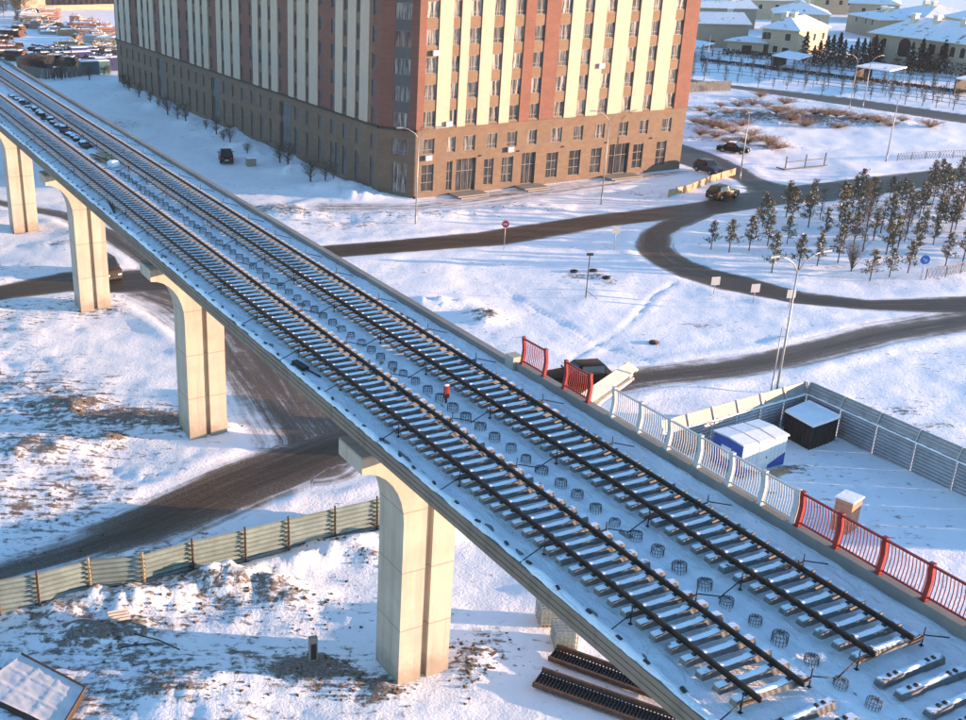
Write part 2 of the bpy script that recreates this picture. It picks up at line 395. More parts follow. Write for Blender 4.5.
# ------------------------------------------------------------------ ground + road sheets
def ground_material():
    m, t, b = newmat('snowy_ground'); k = N(t); p = k.pos()
    road = k.attr('road'); dirt = k.attr('dirt')
    al = k.attr('along'); ac = k.attr('across')
    cmb = k.node('ShaderNodeCombineXYZ'); k.link(k.math('MULTIPLY', al, .06), cmb.inputs[0]); k.link(k.math('MULTIPLY', ac, 1.3), cmb.inputs[1])
    st = k.noise(cmb.outputs[0], 1.0, 6, .68); st2 = k.noise(cmb.outputs[0], 3.1, 4, .6)
    n1 = k.noise(p, .8, 5, .6); n2 = k.noise(p, 2.2, 6, .62, .6); n3 = k.noise(p, 7.0, 3, .6)
    rf = k.math('ADD', road, k.math('ADD', k.math('MULTIPLY', k.math('SUBTRACT', n1, .5), .35), k.math('MULTIPLY', k.math('SUBTRACT', st, .5), 1.05)))
    rf = k.ramp(rf, .30, .66)
    n4 = k.noise(k.scaled(p, .55, 2.4, 1), 1.0, 6, .7, .4)
    df = k.math('ADD', dirt, k.math('ADD', k.math('MULTIPLY', k.math('SUBTRACT', n2, .5), 1.3), k.math('MULTIPLY', k.math('SUBTRACT', n4, .5), 1.6)))
    df = k.ramp(df, .25, .56)
    snow = k.mix(k.ramp(n1, .3, .7), (.83, .845, .87), (.88, .89, .905))
    soil = k.mix(k.ramp(n3, .35, .65), (.055, .040, .028), (.20, .145, .095))
    asph = k.mix(k.ramp(st2, .3, .7), (.034, .026, .019), (.076, .055, .038))
    asph = k.mix(k.math('MULTIPLY', k.ramp(st, .56, .80), .42), asph, (.40, .37, .35))
    sl = k.math('ADD', road, k.math('MULTIPLY', k.math('SUBTRACT', st, .5), .9))
    asph = k.mix(k.math('MULTIPLY', k.ramp(sl, .98, .50), .8), asph, k.mix(k.ramp(n3, .35, .65), (.115, .088, .066), (.25, .21, .175)))
    c = k.mix(k.math('MULTIPLY', df, .92), snow, soil)
    c = k.mix(rf, c, asph)
    k.link(c, b.inputs['Base Color'])
    rr = k.mix(rf, (.65,)*3, (.55,)*3); k.link(rr, b.inputs['Roughness'])
    b.inputs['Specular IOR Level'].default_value = .3
    h = k.math('ADD', k.math('MULTIPLY', n2, .6), k.math('MULTIPLY', n3, .4))
    k.bump(h, .55, .12, b)
    return m
def build_ground():
    ys = [-80, -50, -30, -15, 0, 10, 18]; y = 24.0
    while y < 330: ys.append(y); y += max(.22, y*.0068)
    while y < 5000: ys.append(y); y *= 1.12
    ys = np.array(ys); nc = 540
    t = np.linspace(-1, 1, nc)
    X = np.zeros((len(ys), nc)); Y = np.zeros_like(X)
    for i, yy in enumerate(ys):
        dd = max(yy, 30)
        x0 = -.66*dd-26 if yy < 400 else -1.2*yy; x1 = .86*dd+22 if yy < 400 else 1.4*yy
        X[i] = x0 + (x1-x0)*(t*.5+.5); Y[i] = yy
    # widen the border columns far out so that the sheet reaches the horizon on both sides
    X[:, 0] -= 1500; X[:, -1] += 1500
    x = X.ravel(); y = Y.ravel()
    z, mask, al, ac, dirt = terrain(x, y)
    nr, ncol = X.shape
    idx = np.arange(nr*ncol).reshape(nr, ncol)
    quads = np.stack([idx[:-1, :-1], idx[:-1, 1:], idx[1:, 1:], idx[1:, :-1]], -1).reshape(-1, 4)
    rm = mask[quads].mean(1)
    m = ground_material()
    for name, sel in (('ground', rm < .30), ('road', rm >= .30)):
        q = quads[sel]; used, inv = np.unique(q, return_inverse=True); q = inv.reshape(-1, 4)
        me = bpy.data.meshes.new(name); me.vertices.add(len(used)); me.loops.add(q.size); me.polygons.add(len(q))
        co = np.stack([x[used], y[used], z[used]], 1).astype(np.float32)
        me.vertices.foreach_set('co', co.ravel()); me.loops.foreach_set('vertex_index', q.ravel().astype(np.int32))
        me.polygons.foreach_set('loop_start', (np.arange(len(q))*4).astype(np.int32)); me.polygons.foreach_set('use_smooth', np.ones(len(q), bool))
        me.update()
        for nm, arr in (('road', mask), ('dirt', dirt), ('along', al), ('across', ac)):
            a = me.attributes.new(nm, 'FLOAT', 'POINT'); a.data.foreach_set('value', arr[used].astype(np.float32))
        me.materials.append(m)
        o = bpy.data.objects.new(name, me); COL.objects.link(o); tag(o, kind='structure')
build_ground()

# ------------------------------------------------------------------ the apartment building
BROT = -AB
BC = G(413.2, 199.2)
BTOP = 35.6
def wall_holes(mb, x0, x1, z0, z1, holes, depth, matf, M):
    """wall sheet facing local -y with openings (hx0,hx1,hz0,hz1) and their reveals"""
    xs = sorted({x0, x1} | {h[0] for h in holes if x0 < h[0] < x1} | {h[1] for h in holes if x0 < h[1] < x1})
    zs = sorted({z0, z1} | {h[2] for h in holes if z0 < h[2] < z1} | {h[3] for h in holes if z0 < h[3] < z1})
    for i in range(len(xs)-1):
        run = None
        for j in range(len(zs)-1):
            cx, cz = (xs[i]+xs[i+1])/2, (zs[j]+zs[j+1])/2
            if any(h[0] < cx < h[1] and h[2] < cz < h[3] for h in holes): continue
            mb.face([M @ Vector(p) for p in ((xs[i], 0, zs[j]), (xs[i+1], 0, zs[j]), (xs[i+1], 0, zs[j+1]), (xs[i], 0, zs[j+1]))], matf(cx, cz))
    for a, b, c, d in holes:
        m = matf((a+b)/2, c-.05)
        for q in (((a, 0, c), (a, depth, c), (a, depth, d), (a, 0, d)), ((b, 0, c), (b, depth, c), (b, depth, d), (b, 0, d)),
                  ((a, 0, c), (b, 0, c), (b, depth, c), (a, depth, c)), ((a, 0, d), (b, 0, d), (b, depth, d), (a, depth, d))):
            mb.face([M @ Vector(p) for p in q], m)
_winc = {}
def window_meshes(w, h, rows, cols, glass):
    key = (round(w, 2), round(h, 2), rows, cols, glass.name)
    if key in _winc: return _winc[key]
    f = MB(); t = .07
    f.box(-w/2, w/2, 0, .09, 0, t, FRAME); f.box(-w/2, w/2, 0, .09, h-t, h, FRAME)
    f.box(-w/2, -w/2+t, .003, .087, t, h-t, FRAME); f.box(w/2-t, w/2, .003, .087, t, h-t, FRAME)
    for c in range(1, cols): x = -w/2+w*c/cols; f.box(x-.03, x+.03, .006, .084, t, h-t, FRAME)
    for r in rows: f.box(-w/2+t, w/2-t, .009, .081, h*r-.03, h*r+.03, FRAME)
    g = MB(); g.box(-w/2+t*.5, w/2-t*.5, .04, .055, t*.5, h-t*.5, glass)
    _winc[key] = (f, g); return f, g
_wobj = {}
def put_window(parent, name, x, z, w, h, M, rows=(.3,), cols=2, glass=None, depth=.22):
    glass = glass or GLASS
    key = (round(w, 2), round(h, 2), rows, cols, glass.name)
    if key not in _wobj:
        f, g = window_meshes(w, h, rows, cols, glass)
        fo = f.build(name, parent); po = g.build('pane', fo); _wobj[key] = (fo, po)
    else:
        a, b = _wobj[key]; fo = a.copy(); COL.objects.link(fo); fo.parent = parent; po = b.copy(); COL.objects.link(po); po.parent = fo
    fo.name = name
    fo.matrix_local = M @ Matrix.Translation((x, depth-.12, z))
    return fo
def build_tower():
    root = empty('apartment_building', BC, BROT)
    tag(root, 'tall apartment block with cream and brick red vertical panels above a tan brick base', 'building')
    I = Matrix.Identity(4)
    ML = Matrix(((0, 1, 0, -2.6), (1, 0, 0, 0), (0, 0, 1, 0), (0, 0, 0, 1)))           # x->b , y->a inwards
    L = hypot(2.6, 4.1); ux, uy = -2.6/L, 4.1/L
    MC = Matrix(((ux, uy, 0, 0), (uy, -ux, 0, 0), (0, 0, 1, 0), (0, 0, 0, 1)))
    if (MC.to_3x3() @ Vector((0, 1, 0))).x < 0: MC = Matrix(((ux, -uy, 0, 0), (uy, ux, 0, 0), (0, 0, 1, 0), (0, 0, 0, 1)))
    cols = [(.95, 2.66), (4.5, 5.63), (6.8, 8.45), (10.15, 11.64), (13.1, 14.62), (16.13, 17.63), (19.82, 21.5), (23.38, 24.86), (26.79, 28.35), (30.66, 32.19), (34.19, 35.6), (38.0, 39.6)]
    shop = [(1.0, 2.7, .75, 4.0), (4.55, 5.35, .6, 4.15), (9.95, 11.35, .75, 4.0), (12.6, 14.3, .75, 4.0), (19.4, 21.2, .75, 4.0), (23.0, 24.8, .75, 4.0), (26.5, 28.2, .75, 4.0), (33.5, 35.2, .75, 4.0), (37.5, 39.2, .8, 4.05)]
    doors = [(5.9, 8.75, .3, 4.3), (15.6, 17.7, .3, 4.25), (29.5, 32.8, .3, 4.25)]
    rows = [8.42+3.06*k for k in range(9)]
    H2 = (5.2, 7.05)
    # base of the sunlit front
    b = MB()
    holes = [(a, c, H2[0], H2[1]) for a, c in cols] + shop + doors
    wall_holes(b, 0, 42, -1.5, 7.95, holes, .35, lambda x, z: BROWNB, I)
    b.face([(42, 0, -1.5), (42, 18, -1.5), (42, 18, 7.95), (42, 0, 7.95)], BROWNB)
    b.build('front_base', root)
    u = MB()
    for a, c in cols:
        wall_holes(u, a-.02, c+.02, 8.2, BTOP, [(a, c, r, r+1.82) for r in rows], .3, lambda x, z: SPAND, I)
    edges = [0]+[q for ac in cols for q in ac]+[42]
    kinds = 'RCCCCCRRCCCCCR'
    seq = [('R', 0, .95)]
    for i in range(len(cols)-1): seq.append(('CCCCRRCCCCC'[i], cols[i][1], cols[i+1][0]))
    seq.append(('R', cols[-1][1], 42))
    seq = [((k if i not in (5, 6) else 'R'), a, c) for i, (k, a, c) in enumerate(seq)]
    for k, a, c in seq: u.box(a, c, -.10, .32, 8.2, BTOP, CREAM if k == 'C' else REDB)
    u.face([(42, .32, 8.2), (42, 18, 8.2), (42, 18, BTOP), (42, .32, BTOP)], REDB)
    u.build('front_panels', root)
    cn = MB(); cn.box(.05, 42.2, -.22, .4, 7.95, 8.2, BROWNB); cn.build('cornice', root)
    for a, c in cols:
        put_window(root, 'window', (a+c)/2, H2[0], c-a, H2[1]-H2[0], I, (.28,), 2)
        for r in rows[:5]: put_window(root, 'window', (a+c)/2, r, c-a, 1.82, I, (.26,), 2)
    for a, c, z0, z1 in shop: put_window(root, 'shop_window', (a+c)/2, z0, c-a, z1-z0, I, (.33, .66), 2, GLASSD)
    for a, c, z0, z1 in doors:
        d = put_window(root, 'entrance_door', (a+c)/2, z0, c-a, z1-z0, I, (.62,), 3, GLASSD, .34)
    # upper windows out of view of the street and the long side : one part
    def win_into(mb, x, z, w, h, M, glass=GLASSB):
        for q in ((-w/2, w/2, .12, .2, 0, .07), (-w/2, w/2, .12, .2, h-.07, h), (-w/2, -w/2+.07, .121, .199, .07, h-.07), (w/2-.07, w/2, .121, .199, .07, h-.07), (-.03, .03, .122, .198, .07, h-.07)):
            mb.box(x+q[0], x+q[1], q[2], q[3], z+q[4], z+q[5], FRAME, M)
        mb.box(x-w/2+.03, x+w/2-.03, .15, .165, z+.03, z+h-.03, glass, M)
    sw = MB()
    for a, c in cols:
        for r in rows[5:]: win_into(sw, (a+c)/2, r, c-a, 1.82, I)
    # the long shaded side: modules of 26.3 m
    lb = MB(); lu = MB(); holesb = []; holesu = []; strips = []; wcols = []
    for k in range(-1, 4):
        s = 33+26.3*k - (.0 if k >= 0 else -.2)
        for a, c, t in ((-3.6, 0, 'R'), (0, 2.2, 'C'), (3.3, 5.4, 'C'), (6.7, 8.7, 'C'), (8.7, 13.4, 'R'), (13.4, 16.2, 'C'), (17.3, 19.8, 'C'), (20.9, 22.7, 'C')): strips.append((s+a, s+c, t))
        for a, c in ((2.3, 3.2), (5.5, 6.6), (9.0, 10.0), (12.7, 13.6), (16.3, 17.2), (19.9, 20.9), (24.9, 25.8)): wcols.append((s+a, s+c))
    wcols.append((5.35, 6.2)); wcols = sorted(w for w in wcols if w[0] > 4.6 and w[1] < 108.6)
    w2 = [];
    for w in wcols:
        if not w2 or w[0] > w2[-1][1]+.2: w2.append(w)
    wcols = w2
    for a, c in wcols:
        holesb.append((a, c, 5.2, 7.05)); holesb.append((a, c, .65, 4.25))
        for r in rows: holesu.append((a, c, r, r+1.82))
    glassbays = [(14.2, 15.5), (29.0, 32.2), (55.6, 58.6), (82, 85)]
    for a, c in glassbays: holesb.append((a, c, .3, 7.1) if c-a > 2 else (a, c, .4, 4.3))
    wall_holes(lb, 4.1, 109, -1.5, 7.95, holesb, .3, lambda x, z: BROWNB, ML)
    lb.build('side_base', root)
    def colr(x):
        for a, c, t in strips:
            if a <= x <= c and t == 'R': return REDB
        return SPAND
    wall_holes(lu, 4.1, 109, 8.2, BTOP, holesu, .3, lambda x, z: colr(x), ML)
    for a, c, t in strips:
        if t == 'C':
            a = max(a, 5.0); c = min(c, 108.9)
            if c-a < .3: continue
            # keep pilasters clear of the window columns
            segs = [(a, c)]
            for wa, wc in wcols:
                ns = []
                for p, q in segs:
                    if wc <= p or wa >= q: ns.append((p, q))
                    else:
                        if wa-p > .25: ns.append((p, wa-.03))
                        if q-wc > .25: ns.append((wc+.03, q))
                segs = ns
            for p, q in segs: lu.box(p, q, -.11, .02, 8.2, BTOP, CREAM, ML)
    lu.build('side_panels', root)
    lc = MB(); lc.box(4.2, 109.1, -.2, .3, 7.95, 8.2, DARKST, ML); lc.build('cornice', root)
    for a, c in wcols:
        big = a < 30
        for z0, h in [(5.2, 1.85), (.65, 3.6)]+[(r, 1.82) for r in rows]:
            win_into(sw, (a+c)/2, z0, c-a, h, ML)
    for a, c in glassbays:
        h = 6.8 if c-a > 2 else 3.9; w = c-a
        n = 4 if w > 2 else 2
        for i in range(n): win_into(sw, a+w*(i+.5)/n, .32, w/n-.02, h-.04, ML, GLASSB)
    o = sw.build('windows', root, fix=False); tag(o, kind='stuff')
    # bevelled corner
    cb = MB(); hc = [(.95, 3.1, 4.95, 7.0), (1.0, 3.05, .5, 4.1)]; hu = [(.95, 3.1, r-.25, r+1.6) for r in rows]
    wall_holes(cb, 0, L, -1.5, 7.95, hc, .3, lambda x, z: BROWNB, MC)
    wall_holes(cb, 0, L, 8.2, BTOP, hu, .3, lambda x, z: DARKPAN if .9 < x < 3.15 else REDB, MC)
    cb.build('corner_wall', root)
    cc = MB(); cc.box(0.02, L-.02, -.15, .3, 7.95, 8.2, DARKST, MC); cc.build('cornice', root)
    for a, c, z0, z1 in hc: put_window(root, 'corner_window', (a+c)/2, z0, c-a, z1-z0, MC, (.3,), 2, GLASS)
    for a, c, z0, z1 in hu[:5]: put_window(root, 'corner_window', (a+c)/2, z0, c-a, z1-z0, MC, (), 3, GLASS)
    # rest of the shell and flat roof
    sh = MB()
    sh.face([(-2.6, 109, -1.5), (15, 109, -1.5), (15, 109, BTOP), (-2.6, 109, BTOP)], BROWNB)
    sh.face([(15, 18, -1.5), (15, 109, -1.5), (15, 109, BTOP), (15, 18, BTOP)], BROWNB)
    sh.face([(15, 18, -1.5), (42, 18, -1.5), (42, 18, BTOP), (15, 18, BTOP)], BROWNB)
    sh.build('rear_wall', root)
    rf = MB()
    rf.face([(0, .0, BTOP-.01), (42, 0, BTOP-.01), (42, 18, BTOP-.01), (15, 18, BTOP-.01), (15, 109, BTOP-.01), (-2.6, 109, BTOP-.01), (-2.6, 4.1, BTOP-.01)], SNOWROOF)
    rf.build('roof', root)
    # inner dark shell so that no light leaks behind the panes
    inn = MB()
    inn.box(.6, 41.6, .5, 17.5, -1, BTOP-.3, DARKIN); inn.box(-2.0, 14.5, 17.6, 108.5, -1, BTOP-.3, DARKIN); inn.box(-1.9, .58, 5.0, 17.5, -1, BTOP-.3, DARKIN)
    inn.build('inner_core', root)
    # air conditioners on the front
    for a, z in ((2.2, 16.55), (1.75, 4.55), (13.6, 4.62), (26.6, 14.0), (4.4, 8.35)):
        ac = MB(); ac.box(-.42, .42, -.42, -.125, 0, .58, WHITEP); ac.build('air_conditioner', root, (a, 0, z))
        g = MB(); g.tube([(-.12, -.425, .29), (-.12, -.44, .29)], .2, DARKST, 12); g.build('fan_grille', root.children[-1])
    for a, z in ((9.35, 4.4), (15.0, 4.5), (21.9, 4.5), (28.9, 4.5), (36.4, 4.5)):
        wl = MB(); wl.box(-.12, .12, -.2, -.002, 0, .16, DARKST); wl.build('wall_lamp', root, (a, 0, z))
    # entrance slabs with steps
    for a, c in ((5.0, 9.4), (14.8, 18.4), (28.5, 33.6)):
        st = MB(); st.box(a, c, -2.2, -.02, -.3, .28, CONC_GREY); st.box(a+.2, c-.2, -2.6, -2.2, -.3, .14, CONC_GREY); st.build('entrance_step', root)
DARKPAN = mat('dark_grey_panel', (.085, .08, .08), .7, .1, 1)
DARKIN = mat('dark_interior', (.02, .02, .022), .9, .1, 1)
build_tower()

# ------------------------------------------------------------------ viaduct
UEND = 290
def build_viaduct():
    root = empty('viaduct', (0, 0, 0), VROT)
    tag(root, 'long concrete viaduct deck carrying two unfinished railway tracks', 'viaduct')
    # span joints
    joints = [36.8+28.2*k for k in range(-2, 10)]
    for i in range(len(joints)-1):
        a, b = joints[i]+.03, joints[i+1]-.03
        g = MB()
        # deck slab with cantilevers and tapering box girder underneath
        g.extrude([(18.15, 13.86), (18.15, 13.10), (19.6, 12.92), (20.5, 11.95), (23.9, 11.95), (24.9, 12.92), (26.4, 13.10), (26.4, 13.86)], a, b, CONC_GREY)
        g.build('span', root)
        f = MB()
        f.extrude([(17.80, 14.02), (17.80, 13.86), (17.83, 13.85), (17.83, 13.81), (17.80, 13.80), (17.80, 13.66), (17.83, 13.65), (17.83, 13.61), (17.80, 13.60), (17.80, 13.42), (18.1, 13.42), (18.1, 14.02)], a, b, FASC)
        f.build('edge_fascia', root)
        k = MB()
        top = 14.42
        if joints[i+1] > 37.6: k.extrude([(26.52, 13.8), (26.45, 14.30), (26.78, 14.30), (26.82, 13.0), (26.52, 13.0)], a, b, CONC_GREY)
        else: k.extrude([(26.60, 13.8), (26.48, 14.42), (26.82, 14.42), (26.86, 13.0), (26.60, 13.0)], a, b, CONC_GREY)
        k.build('kerb', root)
    s = MB(); rnd = np.random.RandomState(4)
    # snow blanket on the deck: fine enough for soft unevenness
    us = np.concatenate([np.arange(-19, 60, .30), np.arange(60, 110, .6), np.arange(110, UEND, 1.5)]); ns = np.array([17.83, 17.95, 18.08, 18.2]+list(np.linspace(18.4, 26.2, 34))+[26.4, 26.57])
    NN, UU = np.meshgrid(ns, us)
    zz = 13.93+.07*fbm(NN/1.1, UU/1.3, 5, 4)+.05*fbm(NN/.35, UU/.45, 6, 3)
    zz += np.where(NN < 18.12, .19+.10*fbm(UU/.7, NN, 8, 3), 0)
    zz += .10*np.exp(-((NN-26.45)/.18)**2)*(1+.8*fbm(UU/1.2, NN, 12, 3))
    # trodden line between kerb and track and beside the near edge
    for nc_ in (25.75, 18.35, 22.06): zz += -.05*np.exp(-((NN-nc_-.12*fbm(UU/5, UU*0, 14, 2))/.22)**2)*(1+1.2*fbm(NN/.3, UU/.35, 15, 2))
    zz[:, 0] -= .12
    r, c = NN.shape; idx = np.arange(r*c).reshape(r, c)
    q = np.stack([idx[:-1, :-1], idx[:-1, 1:], idx[1:, 1:], idx[1:, :-1]], -1).reshape(-1, 4)
    s.mesh(np.stack([NN, UU, zz], -1).reshape(-1, 3).tolist(), q.tolist(), DECKSNOW, True)
    s.build('deck_snow', root, fix=False)
    for i in range(80):
        u = 14.2+1.35*i
        m = MB(); m.box(-.045, .045, -.10, .10, 0, .05, DARKST); o = m.build('anchor_plate', root, (17.98+.02*(i % 3), u, 14.13)) if i == 0 else None
        if i == 0: proto = o
        else: o = proto.copy(); COL.objects.link(o); o.location = (17.98+.03*(i % 3), u+random.uniform(-.2, .2), 14.12); o.rotation_euler.z = random.uniform(-.3, .3)
    # end block where the kerb steps up
    e = MB(); e.box(26.4, 26.9, 36.9, 37.5, 13.9, 14.6, CONC); e.build('kerb_end_block', root)
FASC = concrete_mat('fascia_concrete', (.215, .165, .125), stain=.5)
def deck_snow_mat():
    m, t, b = newmat('trodden_snow'); k = N(t); p = k.pos()
    o = k.obj(); f = k.noise(k.scaled(o, 1.6, .5, 1), 1.0, 6, .68); g = k.noise(o, 4.0, 5, .65); v = k.node('ShaderNodeTexVoronoi'); k.link(o, v.inputs['Vector']); v.inputs['Scale'].default_value = 2.3
    c = k.mix(k.ramp(f, .3, .7), (.85, .865, .89), (.90, .91, .92))
    c = k.mix(k.math('MULTIPLY', k.ramp(k.math('ADD', f, k.math('MULTIPLY', g, .5)), .90, 1.04), .5), c, (.30, .26, .22))
    k.link(c, b.inputs['Base Color']); b.inputs['Roughness'].default_value = .6; b.inputs['Specular IOR Level'].default_value = .3
    dent = k.math('MULTIPLY', k.ramp(v.outputs['Distance'], .12, .26), k.ramp(f, .40, .55))
    k.bump(k.math('ADD', k.math('ADD', k.math('MULTIPLY', g, .5), k.math('MULTIPLY', f, .5)), k.math('MULTIPLY', dent, .35)), .8, .12, b)
    return m
DECKSNOW = deck_snow_mat()
build_viaduct()
def build_pier(u, label, zb=-.6):
    root = empty('bridge_pier', V(22.17, u+1.05, 0), VROT)
    tag(root, label, 'bridge pier', 'viaduct piers')
    hw = 1.29; hd = 1.07
    def prof(side):
        # outline (n,z) of the half from the groove outwards: shaft, quarter arc and cap arm
        pts = [(side*.16, zb), (side*hw, zb), (side*hw, 8.3)]
        for k in range(1, 9):
            a = k/8*pi/2; pts.append((side*(hw+2.02*(1-cos(a))), 8.3+2.75*sin(a)))
        pts += [(side*3.32, 11.15), (side*3.32, 11.82), (side*.16, 11.82)]
        return pts
    s = MB()
    for sd in (-1, 1): s.extrude(prof(sd), -hd, hd, CONC)
    s.box(-.159, .159, -hd+.28, hd-.28, zb, 11.8, CONC)
    s.build('shaft', root)
    b = MB()
    for x in (-1.6, 1.6):
        for y in (-.5, .5): b.box(x-.3, x+.3, y-.25, y+.25, 11.825, 11.95, DARKST)
    b.build('bearing', root)
    f = MB(); f.box(-2.0, 2.0, -1.9, 1.9, -1.5, -.12, CONC_GREY); f.build('footing', root)
PL = ['nearest concrete pier rising from the dark dirt beside the corrugated fence', 'second concrete pier on the near side of the muddy haul track', 'third concrete pier standing in front of the van on the street',
      'fourth concrete pier at the left edge, partly cut off by the frame', 'fifth concrete pier far off at the left']
for i in range(5): build_pier(36.1+28.1*i, PL[i])

# ------------------------------------------------------------------ track
RAIL_TOP = 14.50
def rail_profile():
    return [(-.055, -.145), (.055, -.145), (.055, -.133), (.009, -.115), (.009, -.04), (.031, -.032), (.031, 0), (-.031, 0), (-.031, -.032), (-.009, -.04), (-.009, -.115), (-.055, -.133)]
RAILS = [(19.20, 15.55, 'left rail of the near track, running to its cut end at the bottom'), (20.64, 15.55, 'right rail of the near track, beside the row of rebar cages'),
         (23.27, 15.65, 'left rail of the far track, shiny topped, beside the rebar cages'), (24.79, 15.72, 'right rail of the far track, nearest the kerb and railings')]
for n, u0, lab in RAILS:
    m = MB(); m.extrude(rail_profile(), 0, UEND-u0, RAILM)
    o = m.build('rail', None, V(n, u0, RAIL_TOP), VROT); tag(o, 'brown steel '+lab, 'rail', 'four track rails')
def sleeper_proto(full=True):
    m = MB(); L = 1.2
    xs = [-L, -L+.03, -.45, -.30, .30, .45, L-.03, L]; tops = [.17, .2, .2, .16, .16, .2, .2, .17]; hw = [.135, .15, .15, .12, .12, .15, .15, .135]
    vs = []; fs = []
    for x, t, w in zip(xs, tops, hw): vs += [(x, -w, 0), (x, w, 0), (x, w*.70, t), (x, -w*.70, t)]
    for i in range(len(xs)-1):
        for k in range(4): fs.append((4*i+k, 4*i+(k+1) % 4, 4*i+4+(k+1) % 4, 4*i+4+k))
    fs += [(3, 2, 1, 0), tuple(4*(len(xs)-1)+k for k in range(4))]
    m.mesh(vs, fs, SLEEPER)
    o = m.build('sleeper')
    if full:
        for x in (-.72-.12, -.72+.12, .72-.12, .72+.12):
            c = MB(); c.box(-.04, .04, -.055, .055, 0, .05, DARKST); c.box(-.015, .015, -.02, .02, .05, .075, RUST); c.build('rail_clip', o, (x, 0, .198))
        sn = MB(); rs = random.Random(3); n = 10
        vs = []; fs = []
        for i in range(n+1):
            x = -.60+1.2*i/n; w = .085*(1-.5*abs(2*i/n-1)**4); h = (.012+.035*(1-abs(2*i/n-1)**3))
            for y, z in ((-w, 0), (-w*.7, h), (w*.7, h), (w, 0)): vs.append((x, y+rs.uniform(-.01, .01), z+.155+(.04 if abs(x) > .4 else 0)))
        for i in range(n):
            for k in range(3): fs.append((4*i+k, 4*i+k+1, 4*i+5+k, 4*i+4+k))
        sn.mesh(vs, fs, SNOW, True); sn.build('snow_cover', o)
    return o
SL_Z = RAIL_TOP-.145-.205
pa = sleeper_proto(True); pb = sleeper_proto(False)
tag(pa, 'x', 'sleeper'); tag(pb, 'x', 'sleeper')
rest = MB(); first = [True, True]
for tn, lab, u0 in ((19.92, 'snow topped concrete sleeper under the rails of the near track', 15.95), (24.03, 'snow topped concrete sleeper under the rails of the far track', 15.95)):
    rs = random.Random(int(tn*10)); u = u0; i = 0
    while u < UEND-2:
        if i < 149:
            k = 0 if i < 62 else 1
            src = (pa, pb)[k]
            if first[k]: o = src; first[k] = False
            else: o = copy_tree(src)
            o.location = V(tn+rs.uniform(-.03, .03), u, SL_Z); o.rotation_euler = (0, 0, VROT+rs.uniform(-.012, .012))
            tag(o, lab, 'sleeper', 'sleepers of the near track' if tn < 22 else 'sleepers of the far track')
        else:
            M = Matrix.Translation(V(tn, u, SL_Z)) @ Matrix.Rotation(VROT, 4, 'Z')
            rest.box(-1.2, 1.2, -.13, .13, 0, .2, SLEEPER, M)
        u += .60; i += 1
o = rest.build('distant_sleepers'); tag(o, 'far sleepers of both tracks toward the upper left', 'sleepers', kind='stuff')
LOOSE = [(24.03, 15.12, .012, 'first railless sleeper past the end of the far track'), (24.06, 14.52, -.015, 'second railless sleeper past the end of the far track'), (24.12, 13.75, .02, 'third railless sleeper, at the lower right corner'),
         (24.1, 13.1, 0, 'fourth railless sleeper past the far track, cut off at the corner'), (19.95, 15.02, .03, 'first railless sleeper past the end of the near track'), (19.98, 14.4, .0, 'second railless sleeper past the near track, at the bottom edge'), (20.0, 13.75, .01, 'third railless sleeper past the near track, below the bottom edge')]
for n, u, dz, lab in LOOSE:
    o = copy_tree(pa); o.location = V(n, u, 13.97); o.rotation_euler = (0, 0, VROT+dz); tag(o, 'pale '+lab, 'sleeper', 'loose sleepers')
# jack posts that hold the rails
def jack(n, side, label, group):
    root = empty('rail_jack'); tag(root, label, 'rail jack', group)
    a = MB(); a.tube([(0, 0, -.42), (0, 0, .14)], .020, DARKST, 6); a.box(-.05, .05, -.05, .05, -.44, -.42, DARKST); a.build('spindle', root)
    b = MB(); b.bar((0, 0, -.16), (-side*.52, 0, -.19), .07, .05, RUST); b.build('bracket', root)
    c = MB(); c.tube([(side*.05, .0, -.12), (side*.95, -.12, -.40)], .020, DARKST, 5); c.build('tie_rod', root)
    return root
JU = [15.8, 19.95, 24.0, 28.9, 33.2, 38.1, 42.2, 47.0, 51.8, 55.7, 60.0, 64.2, 68.6, 73, 77.4, 81.8, 86.2, 90.6, 95]
for n, side, lab, grp in ((18.84, -1, 'steel jack post and tie rod on the outer side of the near track', 'jacks outside the near track'), (21.16, 1, 'steel jack post beside the near track, on the cage row side', 'jacks inside the near track'),
                     (22.85, -1, 'steel jack post beside the far track, on the cage row side', 'jacks inside the far track'), (25.3, 1, 'steel jack post between the far track and the kerb', 'jacks along the kerb')):
    proto = jack(n, side, lab, grp)
    for i, u in enumerate(JU):
        o = proto if i == 0 else copy_tree(proto)
        o.location = V(n, u+(0 if abs(side) else 0), RAIL_TOP-.06); o.rotation_euler = (0, 0, VROT)
CAGEM = mat('weathered_rebar', (.14, .11, .095), .75, .3, 5, metal=.2)
